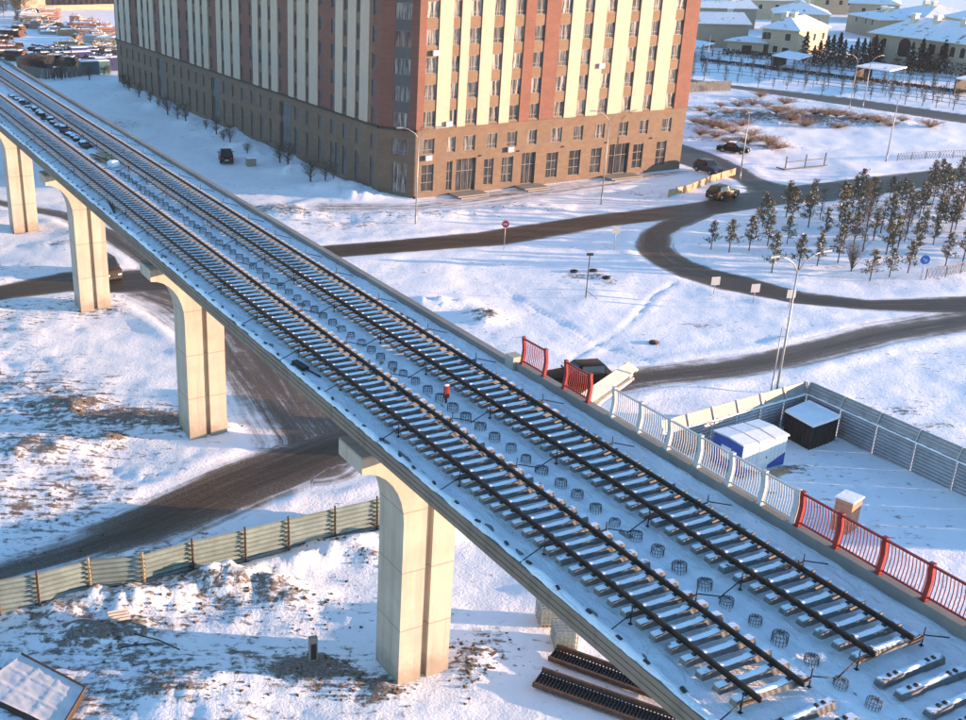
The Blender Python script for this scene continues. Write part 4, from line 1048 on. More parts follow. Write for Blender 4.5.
# ------------------------------------------------------------------ vehicles
def car(label, loc, rz, col, kind='suv', snow=False, L=4.5, parts=True):
    root = empty('parked_car' if kind != 'van' else 'van', loc, rz); tag(root, label, 'car' if kind != 'van' else 'van')
    PM = paint('car_paint', col)
    W_ = .92; H = {'suv': 1.68, 'van': 1.95, 'sedan': 1.45}[kind]; B = {'suv': 1.05, 'van': 1.10, 'sedan': .92}[kind]
    h = L/2
    if kind == 'sedan': st = [(-h, .62, None), (-h+.06, .85, None), (-h*.62, B, None), (-h*.36, B, H), (h*.10, B, H+.02), (h*.42, B-.02, None), (h*.9, .78, None), (h, .58, None)]
    elif kind == 'suv': st = [(-h, .75, None), (-h+.05, B-.03, None), (-h+.12, B, None), (-h*.72, B, H-.03), (h*.05, B, H+.02), (h*.40, B, None), (h*.90, .92, None), (h, .65, None)]
    else: st = [(-h, .8, None), (-h+.05, B, None), (-h+.06, B, None), (-h+.20, B, H), (h*.35, B, H+.02), (h*.66, B, None), (h*.93, 1.0, None), (h, .7, None)]
    rings = []
    for x, b, top in st:
        w = W_*(.90 if abs(x) > h*.97 else (.97 if abs(x) > h*.85 else 1.0)); t = top if top else b+.02; wr = w*.78 if top else w*.86
        rings.append([(x, -w*.94, .24), (x, -w, .50), (x, -w*.985, b), (x, -wr, t), (x, wr, t), (x, w*.985, b), (x, w, .50), (x, w*.94, .24)])
    m = MB(); vs = [p for r in rings for p in r]; fs = []; n = 8
    for i in range(len(rings)-1):
        for k in range(n): fs.append((i*n+k, i*n+(k+1) % n, (i+1)*n+(k+1) % n, (i+1)*n+k))
    fs += [tuple(range(n-1, -1, -1)), tuple((len(rings)-1)*n+k for k in range(n))]
    m.mesh(vs, fs, PM, True); o = m.build('body', root)
    md = o.modifiers.new('b', 'BEVEL'); md.width = .05; md.segments = 2; md.limit_method = 'ANGLE'; md.angle_limit = R(25)
    ra, rb, rc, rd = [i for i in range(len(rings)) if st[i][2]][0]-1, [i for i in range(len(rings)) if st[i][2]][0], [i for i in range(len(rings)) if st[i][2]][1], [i for i in range(len(rings)) if st[i][2]][1]+1
    def quad(name, a, b, c, d, off, inset=.12, sub=None):
        P = [Vector(q) for q in (a, b, c, d)]; cc = sum(P, Vector())/4; nr = (P[1]-P[0]).cross(P[3]-P[0]).normalized()
        if nr.dot(cc-Vector((0, 0, .6))) < 0: nr = -nr
        P = [q+(cc-q)*inset+nr*off for q in P]; Q = [q-nr*(off+.05) for q in P]
        mm = MB(); mm.mesh(P+Q, [(0, 1, 2, 3), (0, 1, 5, 4), (1, 2, 6, 5), (2, 3, 7, 6), (3, 0, 4, 7)], CARGLASS); mm.build(name, root)
    quad('windscreen', rings[rd][3], rings[rd][4], rings[rc][4], rings[rc][3], .012)
    quad('rear_window', rings[ra][3], rings[ra][4], rings[rb][4], rings[rb][3], .012)
    for s, i2, i3 in ((-1, 2, 3), (1, 5, 4)):
        quad('side_window', rings[rb][i2], rings[rc][i2], rings[rc][i3], rings[rb][i3], .012, .10)
        quad('side_window', rings[rc][i2], rings[rd][i2], rings[rd][i3], rings[rc][i3], .012, .22)
    for x in (-h*.60, h*.60):
        for s in (-1, 1):
            w = empty('wheel', (x, s*(W_-.11), .34)); w.parent = root
            mm = MB(); mm.tube([(0, -.11, 0), (0, .11, 0)], .34, TYRE, 16); mm.build('tyre', w)
            mm = MB(); mm.tube([(0, s*.09, 0), (0, s*.118, 0)], .21, RIM, 12); mm.build('rim', w)
    for s in (-1, 1):
        mm = MB(); mm.box(-h-.015, -h+.06, s*.62-.16, s*.62+.16, .72, .90, LAMPR); mm.build('tail_lamp', root)
        mm = MB(); mm.box(h-.08, h+.01, s*.58-.18, s*.58+.18, .56, .70, LAMPW); mm.build('headlight', root)
        mm = MB(); mm.box(h*.34, h*.34+.1, s*(W_+.02), s*(W_+.17), B, B+.13, PM); mm.build('wing_mirror', root)
    mm = MB(); mm.box(-h-.02, -h+.02, -.26, .26, .52, .63, PLATE); mm.build('number_plate', root)
    mm = MB(); mm.box(h-.02, h+.03, -.75, .75, .30, .50, DARKST); mm.build('bumper', root); mm = MB(); mm.box(-h-.03, -h+.02, -.78, .78, .30, .50, DARKST); mm.build('bumper', root)
    if snow:
        mm = MB(); z = H+.02; mm.box(st[rb][0]+.05, st[rc][0]-.05, -.62, .62, z, z+.07, SNOW); ob = mm.build('roof_snow', root); md = ob.modifiers.new('b', 'BEVEL'); md.width = .05; md.segments = 2
    return root
def heading(a, b):
    p = G(*a); q = G(*b); return atan2(q.y-p.y, q.x-p.x)
def at(px, py): p = G(px, py); return (p.x, p.y, hz(p.x, p.y)-.02)
car('dark suv parked alone on the shaded snow beside the apartment block, rear toward the viaduct', at(226, 162), heading((226, 164), (222, 152)), (.012, .013, .016), 'suv')
car('gold brown suv on the street beside the brown board fence, sun on its side', at(722, 198), heading((708, 199), (738, 193)), (.045, .035, .022), 'suv')
car('dark grey suv driving out of the side road behind the building corner', at(708, 173), heading((696, 169), (722, 177)), (.05, .055, .065), 'suv')
car('snow covered black car parked in the brown brush field', at(733, 152.5), heading((724, 151), (742, 153)), (.012, .012, .013), 'sedan', True)
car('dark car parked on the crossing road behind the loose red railing', at(577, 384), heading((604, 380), (552, 384)), (.006, .006, .007), 'suv', L=4.9)
car('dark van on the street behind the third pier, its lit front toward the camera', at(106, 276), heading((100, 275), (120, 288)), (.05, .04, .035), 'van', L=4.0)
# truck crane with its white boom lowered over the roadside
CRW = mat('cream_boom_paint', (.66, .60, .50), .45, .1, 2)
pb_ = G(588, 398, 2.6); pt_ = G(634, 366, 3.3); dv = (pt_-pb_); Lb = dv.length; az = atan2(dv.y, dv.x); pitch = math.asin(dv.z/Lb)
root = empty('truck_crane', (pb_.x, pb_.y, hz(pb_.x, pb_.y)), az); tag(root, 'truck crane with a long cream boom reaching out past the white railing', 'truck crane')
CH = -1.1
m = MB(); m.box(-5.4, 1.2, -1.1, 1.1, .75, 1.15, DARKST); m.build('chassis', root)
m = MB(); m.extrude([(-5.5, .7), (-5.5, 1.7), (-5.1, 2.5), (-3.9, 2.55), (-3.9, .7)], -1.12, 1.12, GALV); cb_ = m.build('cab', root)
m = MB(); m.face([(-5.53, -.9, 1.72), (-5.53, .9, 1.72), (-5.16, .9, 2.4), (-5.16, -.9, 2.4)], CARGLASS); m.build('windscreen', cb_)
for x in (-4.7, -1.2, .3):
    for s in (-1, 1):
        w = MB(); w.tube([(0, -.16, 0), (0, .16, 0)], .5, TYRE, 18); wo = w.build('wheel', root, (x, s*.98, .5)); r_ = MB(); r_.tube([(0, s*.1, 0), (0, s*.17, 0)], .28, RIM, 12); r_.build('rim', wo)
m = MB(); m.tube([(-.6, 0, 1.15), (-.6, 0, 1.75)], .75, GALV, 18); m.box(-1.3, .5, -.7, .7, 1.75, 2.3, GALV); m.build('turntable', root)
bo = MB(); MBm = Matrix.Translation((-.4, 0, 2.5)) @ Matrix.Rotation(-pitch, 4, 'Y') @ Matrix.Rotation(R(24), 4, 'X')
bo.extrude([(-.4, -.45), (Lb*.99, -.22), (Lb*1.06, .05), (Lb*1.02, .28), (-.4, .36)], -.42, .42, CRW, M=MBm)
bob = bo.build('boom', root)
s_ = MB(); s_.extrude([(.1, -.06), (Lb*.86, 0), (Lb*.86, .06), (.1, .02)], -.45, -.424, DARKST, M=MBm); s_.build('rail_slot', bob)
s_ = MB(); s_.tube([MBm @ Vector((Lb*.97, -.5, .06)), MBm @ Vector((Lb*.97, .5, .06))], .17, DARKST, 12); s_.build('sheave', bob)
s_ = MB(); s_.bar(MBm @ Vector((0, -.62, -.25)), MBm @ Vector((Lb*.9, -.62, -.1)), .18, .2, CRW); s_.build('boom_rail', bob)

# ------------------------------------------------------------------ lamp posts and signs
def lamp_post(label, base, h, arms=2, az=0.0, r=.085, lean=0.0):
    p = GH(*base); root = empty('street_lamp', p, az); tag(root, label, 'street lamp')
    m = MB(); m.tube([(0, 0, -.1), (0, 0, 1.1)], r*1.25, POLE, 8); m.tube([(0, 0, 1.1), (lean*h*.5, 0, h*.5), (lean*h, 0, h)], [r, r*.85, r*.6], POLE, 8); m.build('pole', root)
    sides = {0: [], 1: [1], 2: [1, -1]}[arms]
    for s in sides:
        a = MB(); a.tube([(lean*h, 0, h-.1), (lean*h+s*.5, 0, h+.55), (lean*h+s*1.2, 0, h+.95), (lean*h+s*1.9, 0, h+1.1)], .04, POLE, 6); ao = a.build('arm', root)
        l = MB(); l.box(s*1.75 if s > 0 else -2.45, 2.45 if s > 0 else -1.75, -.12, .12, h+1.05, h+1.17, POLE); lo = l.build('lamp_head', ao, (lean*h, 0, 0))
    return root
A0 = R(10)
lamp_post('double armed street lamp standing at the corner of the apartment block', (415.5, 225), 9.4, 2, A0)
lamp_post('double armed street lamp in front of the sunlit facade', (601, 205), 9.8, 2, A0)
lamp_post('tall double armed street lamp rising behind the enclosure fence', (771, 423), 10.9, 2, A0+.2)
lamp_post('short plain pole with a small lamp beside the tall street lamp', (771, 392), 5.0, 0, 0, .06)
lamp_post('single armed street lamp at the side road junction', (739.5, 180), 8.6, 1, A0+2.4)
lamp_post('slim single armed street lamp in the snow at the upper right', (886, 161.5), 8.6, 1, A0+2.6)
lamp_post('single armed lamp on the far road in front of the flat carport', (862.5, 108), 8.0, 1, A0+.1)
lamp_post('thinner single armed lamp just left of the carport lamp', (849, 109.5), 8.4, 1, A0+3.2, .06)
lamp_post('lamp post by the far road at the building edge', (706, 70), 7.5, 0, 0)
p = GH(585.6, 299); root = empty('floodlight_pole', p); tag(root, 'short floodlight pole alone in the open snowfield', 'light pole')
m = MB(); m.tube([(0, 0, -.1), (0, 0, 4.0)], .05, RUST, 6); m.build('pole', root); m = MB(); m.box(-.28, .28, -.14, .14, 3.95, 4.12, DARKST); m.build('floodlight', root); m = MB(); m.tube([(.05, 0, .6), (1.0, -.3, .0)], .025, RUST, 5); m.build('brace', root)
SIGNW = mat('sign_back', (.40, .40, .40), .5, .06, 3); SIGNB = mat('blue_sign', (.02, .13, .50), .45, .05, 3); SIGNR = mat('red_sign', (.50, .02, .03), .45, .05, 3)
def sign(label, base, h, w, hh, mtl, az, shape='rect'):
    p = GH(*base); root = empty('road_sign', p, az); tag(root, label, 'road sign')
    m = MB(); m.tube([(0, 0, -.1), (0, 0, h)], .035, POLE, 6); m.build('post', root)
    m = MB()
    if shape == 'rect': m.box(-w/2, w/2, -.06, -.04, h-hh, h+.03, mtl)
    else:
        n = 20 if shape == 'round' else 8
        m.mesh([(w/2*cos(2*pi*(k+.5)/n), y, h-w/2+w/2*sin(2*pi*(k+.5)/n)) for y in (-.06, -.04) for k in range(n)], [tuple(range(n)), tuple(range(2*n-1, n-1, -1))]+[(k, (k+1) % n, n+(k+1) % n, n+k) for k in range(n)], mtl)
    po = m.build('plate', root)
    return root, po
rt, po = sign('red no entry style sign on a pole beside the main street', (503.8, 250), 3.0, .75, .75, SIGNR, -.1, 'round')
m = MB(); m.box(-.24, .24, -.068, -.061, 2.56, 2.69, WHITEP); m.build('white_bar', po)
sign('grey sign board at the roundabout mouth, beside the street', (613.8, 252), 2.6, .8, .7, SIGNW, .15)
sign('white backed sign board, leftmost of three along the roundabout arm', (713.5, 294.7), 1.65, .85, .75, SIGNW, .2)
sign('white backed sign board, middle of three along the roundabout arm', (753, 302.7), 1.75, .85, .75, SIGNW, .2)
sign('white backed sign board, right of three, just past the tall lamp post', (788.6, 309), 1.7, .85, .75, SIGNW, .2)
rt, po = sign('round blue direction sign at the edge of the pine planting', (920.5, 280), 2.35, .9, .8, SIGNB, -.1, 'round')
m = MB(); m.bar((-.18, -.066, 2.05), (.16, -.066, 1.75), .09, .006, WHITEP, (0, 1, 0)); m.bar((.16, -.067, 1.72), (.16, -.067, 1.98), .08, .006, WHITEP, (0, 1, 0)); m.build('white_arrow', po)
# low fences on the right
def low_fence(label, pts, h, mtl, step, style='rail', name='low_fence'):
    P = [G(*q) for q in pts]; o0 = P[0]; root = empty(name, o0); tag(root, label, 'fence')
    po = MB(); ra = MB()
    for a, b in zip(P[:-1], P[1:]):
        d = b-a; L = d.length; n = max(1, int(L/step))
        for i in range(n+1):
            q = a+d*(i/n); zz = hz(q.x, q.y); q = q-o0+Vector((0, 0, zz))
            po.bar(q+Vector((0, 0, -.2)), q+Vector((0, 0, h)), .07, .07, mtl)
        a0 = a-o0; b0 = b-o0; za = hz(a.x, a.y); zb = hz(b.x, b.y); a0.z = za; b0.z = zb
        if style == 'rail':
            for z in (h*.45, h*.95): ra.bar(a0+Vector((0, 0, z)), b0+Vector((0, 0, z)), .05, .07, mtl)
        elif style == 'board': 
            nb = int(L/.5)
            for i in range(nb):
                p0 = a0+(b0-a0)*(i/nb); p1 = a0+(b0-a0)*((i+.9)/nb); ra.bar(p0+Vector((0, 0, h*.5+random.uniform(-.05, .05))), p1+Vector((0, 0, h*.5+random.uniform(-.05, .05))), .06, h*.95, mtl)
        else:
            k = int(L/.45)
            for i in range(k):
                p0 = a0+(b0-a0)*(i/k); p1 = a0+(b0-a0)*((i+1)/k)
                ra.bar(p0+Vector((0, 0, .08)), p1+Vector((0, 0, h)), .035, .035, mtl); ra.bar(p0+Vector((0, 0, h)), p1+Vector((0, 0, .08)), .035, .035, mtl)
            ra.bar(a0+Vector((0, 0, h)), b0+Vector((0, 0, h)), .05, .05, mtl)
    po.build('posts', root); ra.build('rails', root)
POLEG = mat('dull_grey_rail', (.13, .125, .12), .7, .2, 2)
SLABC = concrete_mat('slab_concrete', (.15, .14, .13))
low_fence('brown board fence running beside the gold suv', [(668, 198), (690, 190), (712, 182), (735, 175)], .95, TAN, 1.6, 'board')
low_fence('lattice guardrail along the pine planting at the right edge', [(925, 281), (945, 278), (975, 270), (1010, 262)], 1.1, POLEG, 2.0, 'lattice')
low_fence('lattice guardrail across the snow at the upper right', [(897, 161), (925, 159.5), (966, 158), (1000, 156)], 1.1, POLEG, 2.0, 'lattice')
low_fence('dark rail fence nearest the far road', [(690, 74), (728, 76), (828, 89), (900, 99), (966, 108), (1040, 118)], 1.3, DARKST, 3.0)
low_fence('dark rail fence behind the saplings by the far road', [(690, 64), (760, 71), (828, 82), (900, 92), (966, 101), (1040, 111)], 1.4, DARKST, 3.0)
low_fence('dark rail fence along the house plots', [(690, 54), (760, 62), (828, 72), (900, 80), (966, 88), (1040, 96)], 1.5, DARKST, 3.0)
low_fence('grey slab fence by the field at the building edge', [(686, 93), (705, 92), (730, 91)], 2.0, SLABC, 3.0, 'board')
# steel frame stand in the field
a, b = G(785, 170), G(824, 166); root = empty('goal_stand', (a.x, a.y, hz(a.x, a.y)), atan2(b.y-a.y, b.x-a.x)); tag(root, 'dark open steel frame with three uprights standing in the snow', 'steel frame'); L = (b-a).length
for i in range(3): m = MB(); m.bar((L*i/2, 0, -.1), (L*i/2, 0, 1.9), .12, .12, DARKST); m.build('upright', root)
m = MB(); m.bar((0, 0, 1.1), (L, 0, 1.1), .08, .08, DARKST); m.build('cross_rail', root); m = MB(); m.bar((-.2, 0, .1), (L+.6, 0, .1), .14, .14, DARKST); m.build('ground_beam', root); m = MB(); m.bar((0, 0, .1), (-.0, 1.6, .1), .12, .12, DARKST); m.build('foot', root)
p = G(251, 166); root = empty('concrete_block', (p.x, p.y, hz(p.x, p.y)), .3); tag(root, 'pale concrete block standing on the shaded snow to the right of the dark suv', 'block')
m = MB(); m.box(-.6, .6, -.6, .6, -.1, 1.05, CONC_GREY); m.build('block', root); m = MB(); m.box(-.58, .58, -.58, .58, 1.051, 1.15, SNOW); m.build('snow_cap', root)

# ------------------------------------------------------------------ vegetation
def leafmat(name, c1, c2):
    m, t, b = newmat(name); k = N(t)
    f = k.noise(k.pos(), 2.6, 4, .6); k.link(k.mix(k.ramp(f, .3, .7), c1, c2), b.inputs['Base Color']); b.inputs['Roughness'].default_value = .8; return m
NEEDLE = leafmat('pine_needles', (.075, .068, .038), (.18, .145, .085)); NEEDLE2 = leafmat('dark_conifer', (.015, .022, .015), (.045, .05, .028))
TWIG = leafmat('bare_twigs', (.09, .06, .04), (.20, .14, .09)); BARK = leafmat('bark', (.06, .04, .028), (.12, .085, .06)); DRYG = leafmat('dry_brush', (.17, .10, .06), (.36, .24, .15))
def pine_meshes(seed, h, r):
    rs = random.Random(seed); t = MB(); t.tube([(0, 0, -.2), (rs.uniform(-.05, .05), 0, h*.5), (0, 0, h*.97)], [.07, .05, .015], BARK, 6)
    c = MB(); nb = 40
    z0 = h*.24
    for i in range(nb):
        f = (i+rs.random())/nb; z = z0+(h-z0)*f; L = r*(1.05-f)**.75*(rs.uniform(.55, 1.1)); a = rs.uniform(0, 2*pi)
        tip = Vector((cos(a)*L, sin(a)*L, z+L*rs.uniform(.15, .55))); base = Vector((0, 0, z)); t.tube([base, tip], [.02, .008], BARK, 3)
        for k in range(15):
            q = base+(tip-base)*rs.uniform(.35, 1.08); q += Vector((rs.gauss(0, .09), rs.gauss(0, .09), rs.gauss(0, .08))); s = rs.uniform(.07, .15)
            d = Vector((rs.gauss(0, 1), rs.gauss(0, 1), rs.gauss(.4, .8))).normalized(); e = d.cross(Vector((rs.random()-.5, rs.random()-.5, rs.random()-.5))).normalized()
            c.face([q-e*s*.45, q+d*s*1.6, q+e*s*.45, q-d*s*.6], SNOW if rs.random() < .045 else NEEDLE)
    return t, c
def bare_meshes(seed, h, r, mtl=TWIG, n=60, tree=False):
    rs = random.Random(seed); t = MB(); c = MB()
    if tree:
        lean = (rs.uniform(-.12, .12)*h*.3, rs.uniform(-.12, .12)*h*.3)
        t.tube([(0, 0, -.2), (lean[0]*.5, lean[1]*.5, h*.5), (lean[0], lean[1], h*.95)], [.07, .045, .012], BARK, 6)
        for i in range(n):
            f = rs.uniform(.18, .95); a = rs.uniform(0, 2*pi); L = r*(1.1-f)**.6*rs.uniform(.45, 1.0)*(.55 if f < .3 else 1)
            p0 = Vector((lean[0]*f, lean[1]*f, h*f)); p1 = p0+Vector((cos(a)*L*.55, sin(a)*L*.55, L*.35)); p2 = p0+Vector((cos(a+.2)*L, sin(a+.2)*L, L*rs.uniform(.5, 1.0)))
            c.tube([p0, p1, p2], [.022, .014, .006], mtl, 3, False)
            for k in range(5):
                q = p0+(p2-p0)*rs.uniform(.3, 1); c.tube([q, q+Vector((rs.gauss(0, .16), rs.gauss(0, .16), rs.uniform(.0, .3)))*(h/3.2)], [.011, .004], mtl, 3, False)
        return t, c
    t.tube([(0, 0, -.2), (0, 0, h*.3)], [.06, .04], BARK, 6)
    for i in range(n):
        a = rs.uniform(0, 2*pi); z0 = h*rs.uniform(0.02, .35); L = h*rs.uniform(.45, .75); sp = rs.uniform(.1, .75)*r
        p0 = Vector((0, 0, z0)); p1 = p0+Vector((cos(a)*sp*.5, sin(a)*sp*.5, L*.55)); p2 = p0+Vector((cos(a)*sp, sin(a)*sp, L)); c.tube([p0, p1, p2], [.022, .014, .006], mtl, 3, False)
        for k in range(3):
            q = p1+(p2-p1)*rs.random(); c.tube([q, q+Vector((rs.gauss(0, .22), rs.gauss(0, .22), rs.uniform(.1, .4)))], [.010, .004], mtl, 3, False)
    return t, c
def tree_proto(name, meshes):
    root = empty(name); t, c = meshes; t.build('trunk', root, fix=False); c.build('crown', root, fix=False); return root
def plant(proto, used, p, s, rz, label, cat, group=None):
    o = proto if not used else copy_tree(proto); o.location = p; o.scale = (s, s, s*random.Random(int(p[0]*100)).uniform(.92, 1.12)); o.rotation_euler = (0, 0, rz); tag(o, label, cat, group); return o
pines = [tree_proto('pine_tree', pine_meshes(i, 3.5, 1.12)) for i in range(5)]; pu = [False]*5
rs = random.Random(21)
front = [(711, 249), (729, 252.6), (749, 250), (767.5, 246), (787, 243), (771.5, 273.7), (798, 271), (817, 266.6), (837.5, 264), (869.6, 281), (889, 278), (907.5, 273.7), (945, 267), (920.6, 241), (891.5, 252.6)]
spots = [(G(*q), rs.uniform(.85, 1.1), True) for q in front]
poly = [G(*q) for q in [(752, 238), (768, 212), (790, 207), (840, 203), (900, 196), (966, 186), (1050, 176), (1080, 262), (966, 262), (930, 258), (880, 256), (800, 247), (740, 246)]]
def inside(p, poly):
    c = False; j = len(poly)-1
    for i in range(len(poly)):
        a, b = poly[i], poly[j]
        if (a.y > p.y) != (b.y > p.y) and p.x < (b.x-a.x)*(p.y-a.y)/(b.y-a.y)+a.x: c = not c
        j = i
    return c
tries = 0
while len(spots) < 124 and tries < 9000:
    tries += 1
    p = Vector((rs.uniform(min(q.x for q in poly), max(q.x for q in poly)), rs.uniform(min(q.y for q in poly), max(q.y for q in poly)), 0))
    if inside(p, poly) and all((p-q[0]).length > 1.75 for q in spots): spots.append((p, rs.uniform(.8, 1.2), False))
fl = {5: 'small snow dusted pine standing just left of the tall lamp head', 6: 'rounded snow dusted pine just right of the tall lamp head', 9: 'front pine beside the bare shrub, nearest the roundabout arm', 0: 'leftmost pine of the roundabout planting, near the curve of the arm', 12: 'front pine beside the round blue sign'}
bare_t = [tree_proto('bare_sapling', bare_meshes(60+i, 3.6, 1.1, TWIG, 40, True)) for i in range(2)]; btu = [False]*2
for i, (p, s, fr) in enumerate(spots):
    k = i % 5; p.z = hz(p.x, p.y)-.05
    if not fr and i % 3 == 0 and i > 16:
        plant(bare_t[i//3 % 2], btu[i//3 % 2], p, s, rs.uniform(0, 6), 'thin bare brown sapling between the pines of the roundabout planting', 'sapling', 'bare saplings among the pines'); btu[i//3 % 2] = True; continue
    lab = fl.get(i, 'young pine in the front rows of the snowy roundabout planting' if fr else 'young pine in the dense back rows of the snowy roundabout planting')
    plant(pines[k], pu[k], p, s, rs.uniform(0, 6), lab, 'pine tree', 'pines of the roundabout planting'); pu[k] = True
sh = tree_proto('bare_shrub', bare_meshes(3, 3.0, 1.5)); p = GH(851, 272); plant(sh, False, p, 1.15, 0, 'bare brown multi stemmed shrub among the front pines', 'shrub')
# bushes along the long side of the block
bush = [tree_proto('small_shrub', bare_meshes(10+i, 1.5, 1.3, leafmat('frosted_shrub%d' % i, (.06, .052, .045), (.17, .15, .13)), 52, True)) for i in range(3)]; bu = [False]*3
bsp = [(124, 88), (130, 93), (140, 99), (150, 105), (158, 109), (170, 114.6), (179, 120), (188, 125.5), (205, 131), (215, 136), (226, 141), (233, 145), (249, 155), (277, 164.5), (287.5, 169.5), (311, 183), (323, 188), (333, 191)]
for i, q in enumerate(bsp):
    p = GH(q[0]+rs.uniform(-3, 3), q[1]+rs.uniform(-1.5, 1), -.05); k = i % 3; lab = 'small frosted shrub in the row along the shaded long side of the block'
    plant(bush[k], bu[k], p, rs.uniform(1.0, 2.0), rs.uniform(0, 6), lab, 'shrub', 'shrubs along the shaded side'); bu[k] = True
# snow heap along the foot of the side wall is part of the terrain; brown brush in the field
br = [tree_proto('brush_clump', (MB() if 0 else bare_meshes(30+i, .85, 2.6, DRYG, 95)[0], bare_meshes(30+i, .85, 2.6, DRYG, 95)[1])) for i in range(3)]; bru = [False]*3
bq = [(694, 124), (702, 127), (712, 130), (722, 131), (733, 134), (742, 128), (752, 136), (700, 136), (716, 139), (728, 143), (747, 146), (760, 142), (768, 148), (778, 150), (700, 112), (720, 109), (738, 106), (752, 105), (766, 107), (776, 111), (786, 113), (797, 116), (806, 118), (815, 121), (826, 122), (836, 119), (846, 122), (855, 125), (866, 122), (878, 126), (890, 128), (902, 123), (760, 116), (775, 121), (790, 124), (805, 127), (745, 114), (727, 118), (710, 118), (760, 98), (785, 104), (930, 128), (838, 128)]
for i, q in enumerate(bq):
    p = GH(*q, -.1); k = i % 3; plant(br[k], bru[k], p, rs.uniform(.8, 1.5), rs.uniform(0, 6), 'low reddish brown brush clump in the snowy field before the far road', 'brush', 'brush clumps in the field'); bru[k] = True
# saplings between the far fences
sap = [tree_proto('sapling', bare_meshes(50+i, 3.2, 1.1, leafmat('sapling_twigs%d' % i, (.035, .035, .03), (.08, .075, .06)), 46, True)) for i in range(3)]; su = [False]*3
for row, (y0, slope, n) in enumerate(((60, .128, 26), (69, .128, 26), (79, .12, 20))):
    for i in range(n):
        x = 690+i*(330/n)+rs.uniform(-3, 3); p = GH(x, y0+(x-690)*slope+rs.uniform(-1, 1)); k = (i+row) % 3
        plant(sap[k], su[k], p, rs.uniform(.6, 1.25), rs.uniform(0, 6), 'leafless sapling in the snowy strip between the far road and the houses', 'sapling', 'saplings along the far road'); su[k] = True
def conifer_meshes(seed, h, r):
    rs = random.Random(seed); t = MB(); t.tube([(0, 0, -.2), (0, 0, h*.96)], [.16, .03], BARK, 6); c = MB()
    for i in range(1100):
        f = rs.random()**.9; z = h*(.06+.94*f); rr = r*(1-f)**.85*(.75+.3*sin(f*40)); a = rs.uniform(0, 2*pi); q = Vector((cos(a)*rr*rs.uniform(.5, 1.05), sin(a)*rr*rs.uniform(.5, 1.05), z)); s = rs.uniform(.2, .42)
        d = Vector((cos(a), sin(a), rs.uniform(-.7, .1))).normalized(); e = d.cross(Vector((0, 0, 1))).normalized(); c.face([q-e*s*.5, q+d*s, q+e*s*.5, q-d*s*.5+Vector((0, 0, .1))], SNOW if rs.random() < .02 else NEEDLE2)
    return t, c
con = [tree_proto('conifer', conifer_meshes(70+i, 6.2, 2.3)) for i in range(3)]; cu = [False]*3
cq = [(812, 66), (818, 62), (824, 66), (830, 63), (836, 67), (842, 64), (848, 68), (854, 65), (860, 69), (866, 66), (872, 63), (877, 68), (900, 66), (918, 71), (925, 72), (932, 71), (940, 73), (948, 72), (956, 74), (966, 75), (803, 63), (908, 73)]
for i, q in enumerate(cq):
    p = GH(*q, -.05); k = i % 3; plant(con[k], cu[k], p, rs.uniform(.75, 1.15), rs.uniform(0, 6), 'dark conifer in the garden belt between the two villas' if q[0] < 885 else 'dark conifer in front of the arched villa', 'conifer', 'garden conifers'); cu[k] = True

def hedge(label, pts, h, w):
    P = [G(*q) for q in pts]; o0 = P[0]; root = empty('garden_hedge', o0); tag(root, label, 'hedge'); c = MB(); r_ = random.Random(len(label))
    for a, b in zip(P[:-1], P[1:]):
        L = (b-a).length; d = (b-a)/L; nr = Vector((-d.y, d.x, 0))
        for i in range(int(L*55)):
            q = a-o0+d*(r_.random()*L)+nr*r_.gauss(0, w*.35); hh = h*(.75+.45*vn1(q.x*.6+q.y*.4)); q.z = hh*r_.random()**.6; s_ = r_.uniform(.15, .4)
            e = Vector((r_.gauss(0, 1), r_.gauss(0, 1), r_.gauss(0, 1))).normalized(); f = e.cross(Vector((r_.gauss(0, 1), r_.gauss(0, 1), r_.gauss(0, 1)))).normalized()
            c.face([q-e*s_*.5, q+f*s_, q+e*s_*.5, q-f*s_*.6], SNOW if r_.random() < .05 else HEDGEM)
    c.build('foliage', root, fix=False)
def vn1(t): return float(vnoise(np.array([t]), np.array([t*.3]), 3)[0])+.5
HEDGEM = leafmat('hedge_leaves', (.018, .018, .014), (.06, .05, .035))
hedge('dark hedge belt between the two flat carports', [(806, 66), (835, 70), (858, 73)], 3.4, 2.2)
hedge('dark brownish hedge in front of the arched villa', [(905, 72), (935, 76), (990, 83)], 3.2, 2.4)
hedge('low dark hedge along the front of the cream villa', [(722, 55), (748, 57), (776, 61)], 1.6, 1.4)
hedge('dark hedge behind the canopy beside the apartment block', [(686, 45), (712, 49)], 1.8, 1.6)
hedge('long trimmed dark hedge row between the far saplings', [(700, 61), (760, 68), (828, 77), (900, 86), (966, 94)], .7, .8)

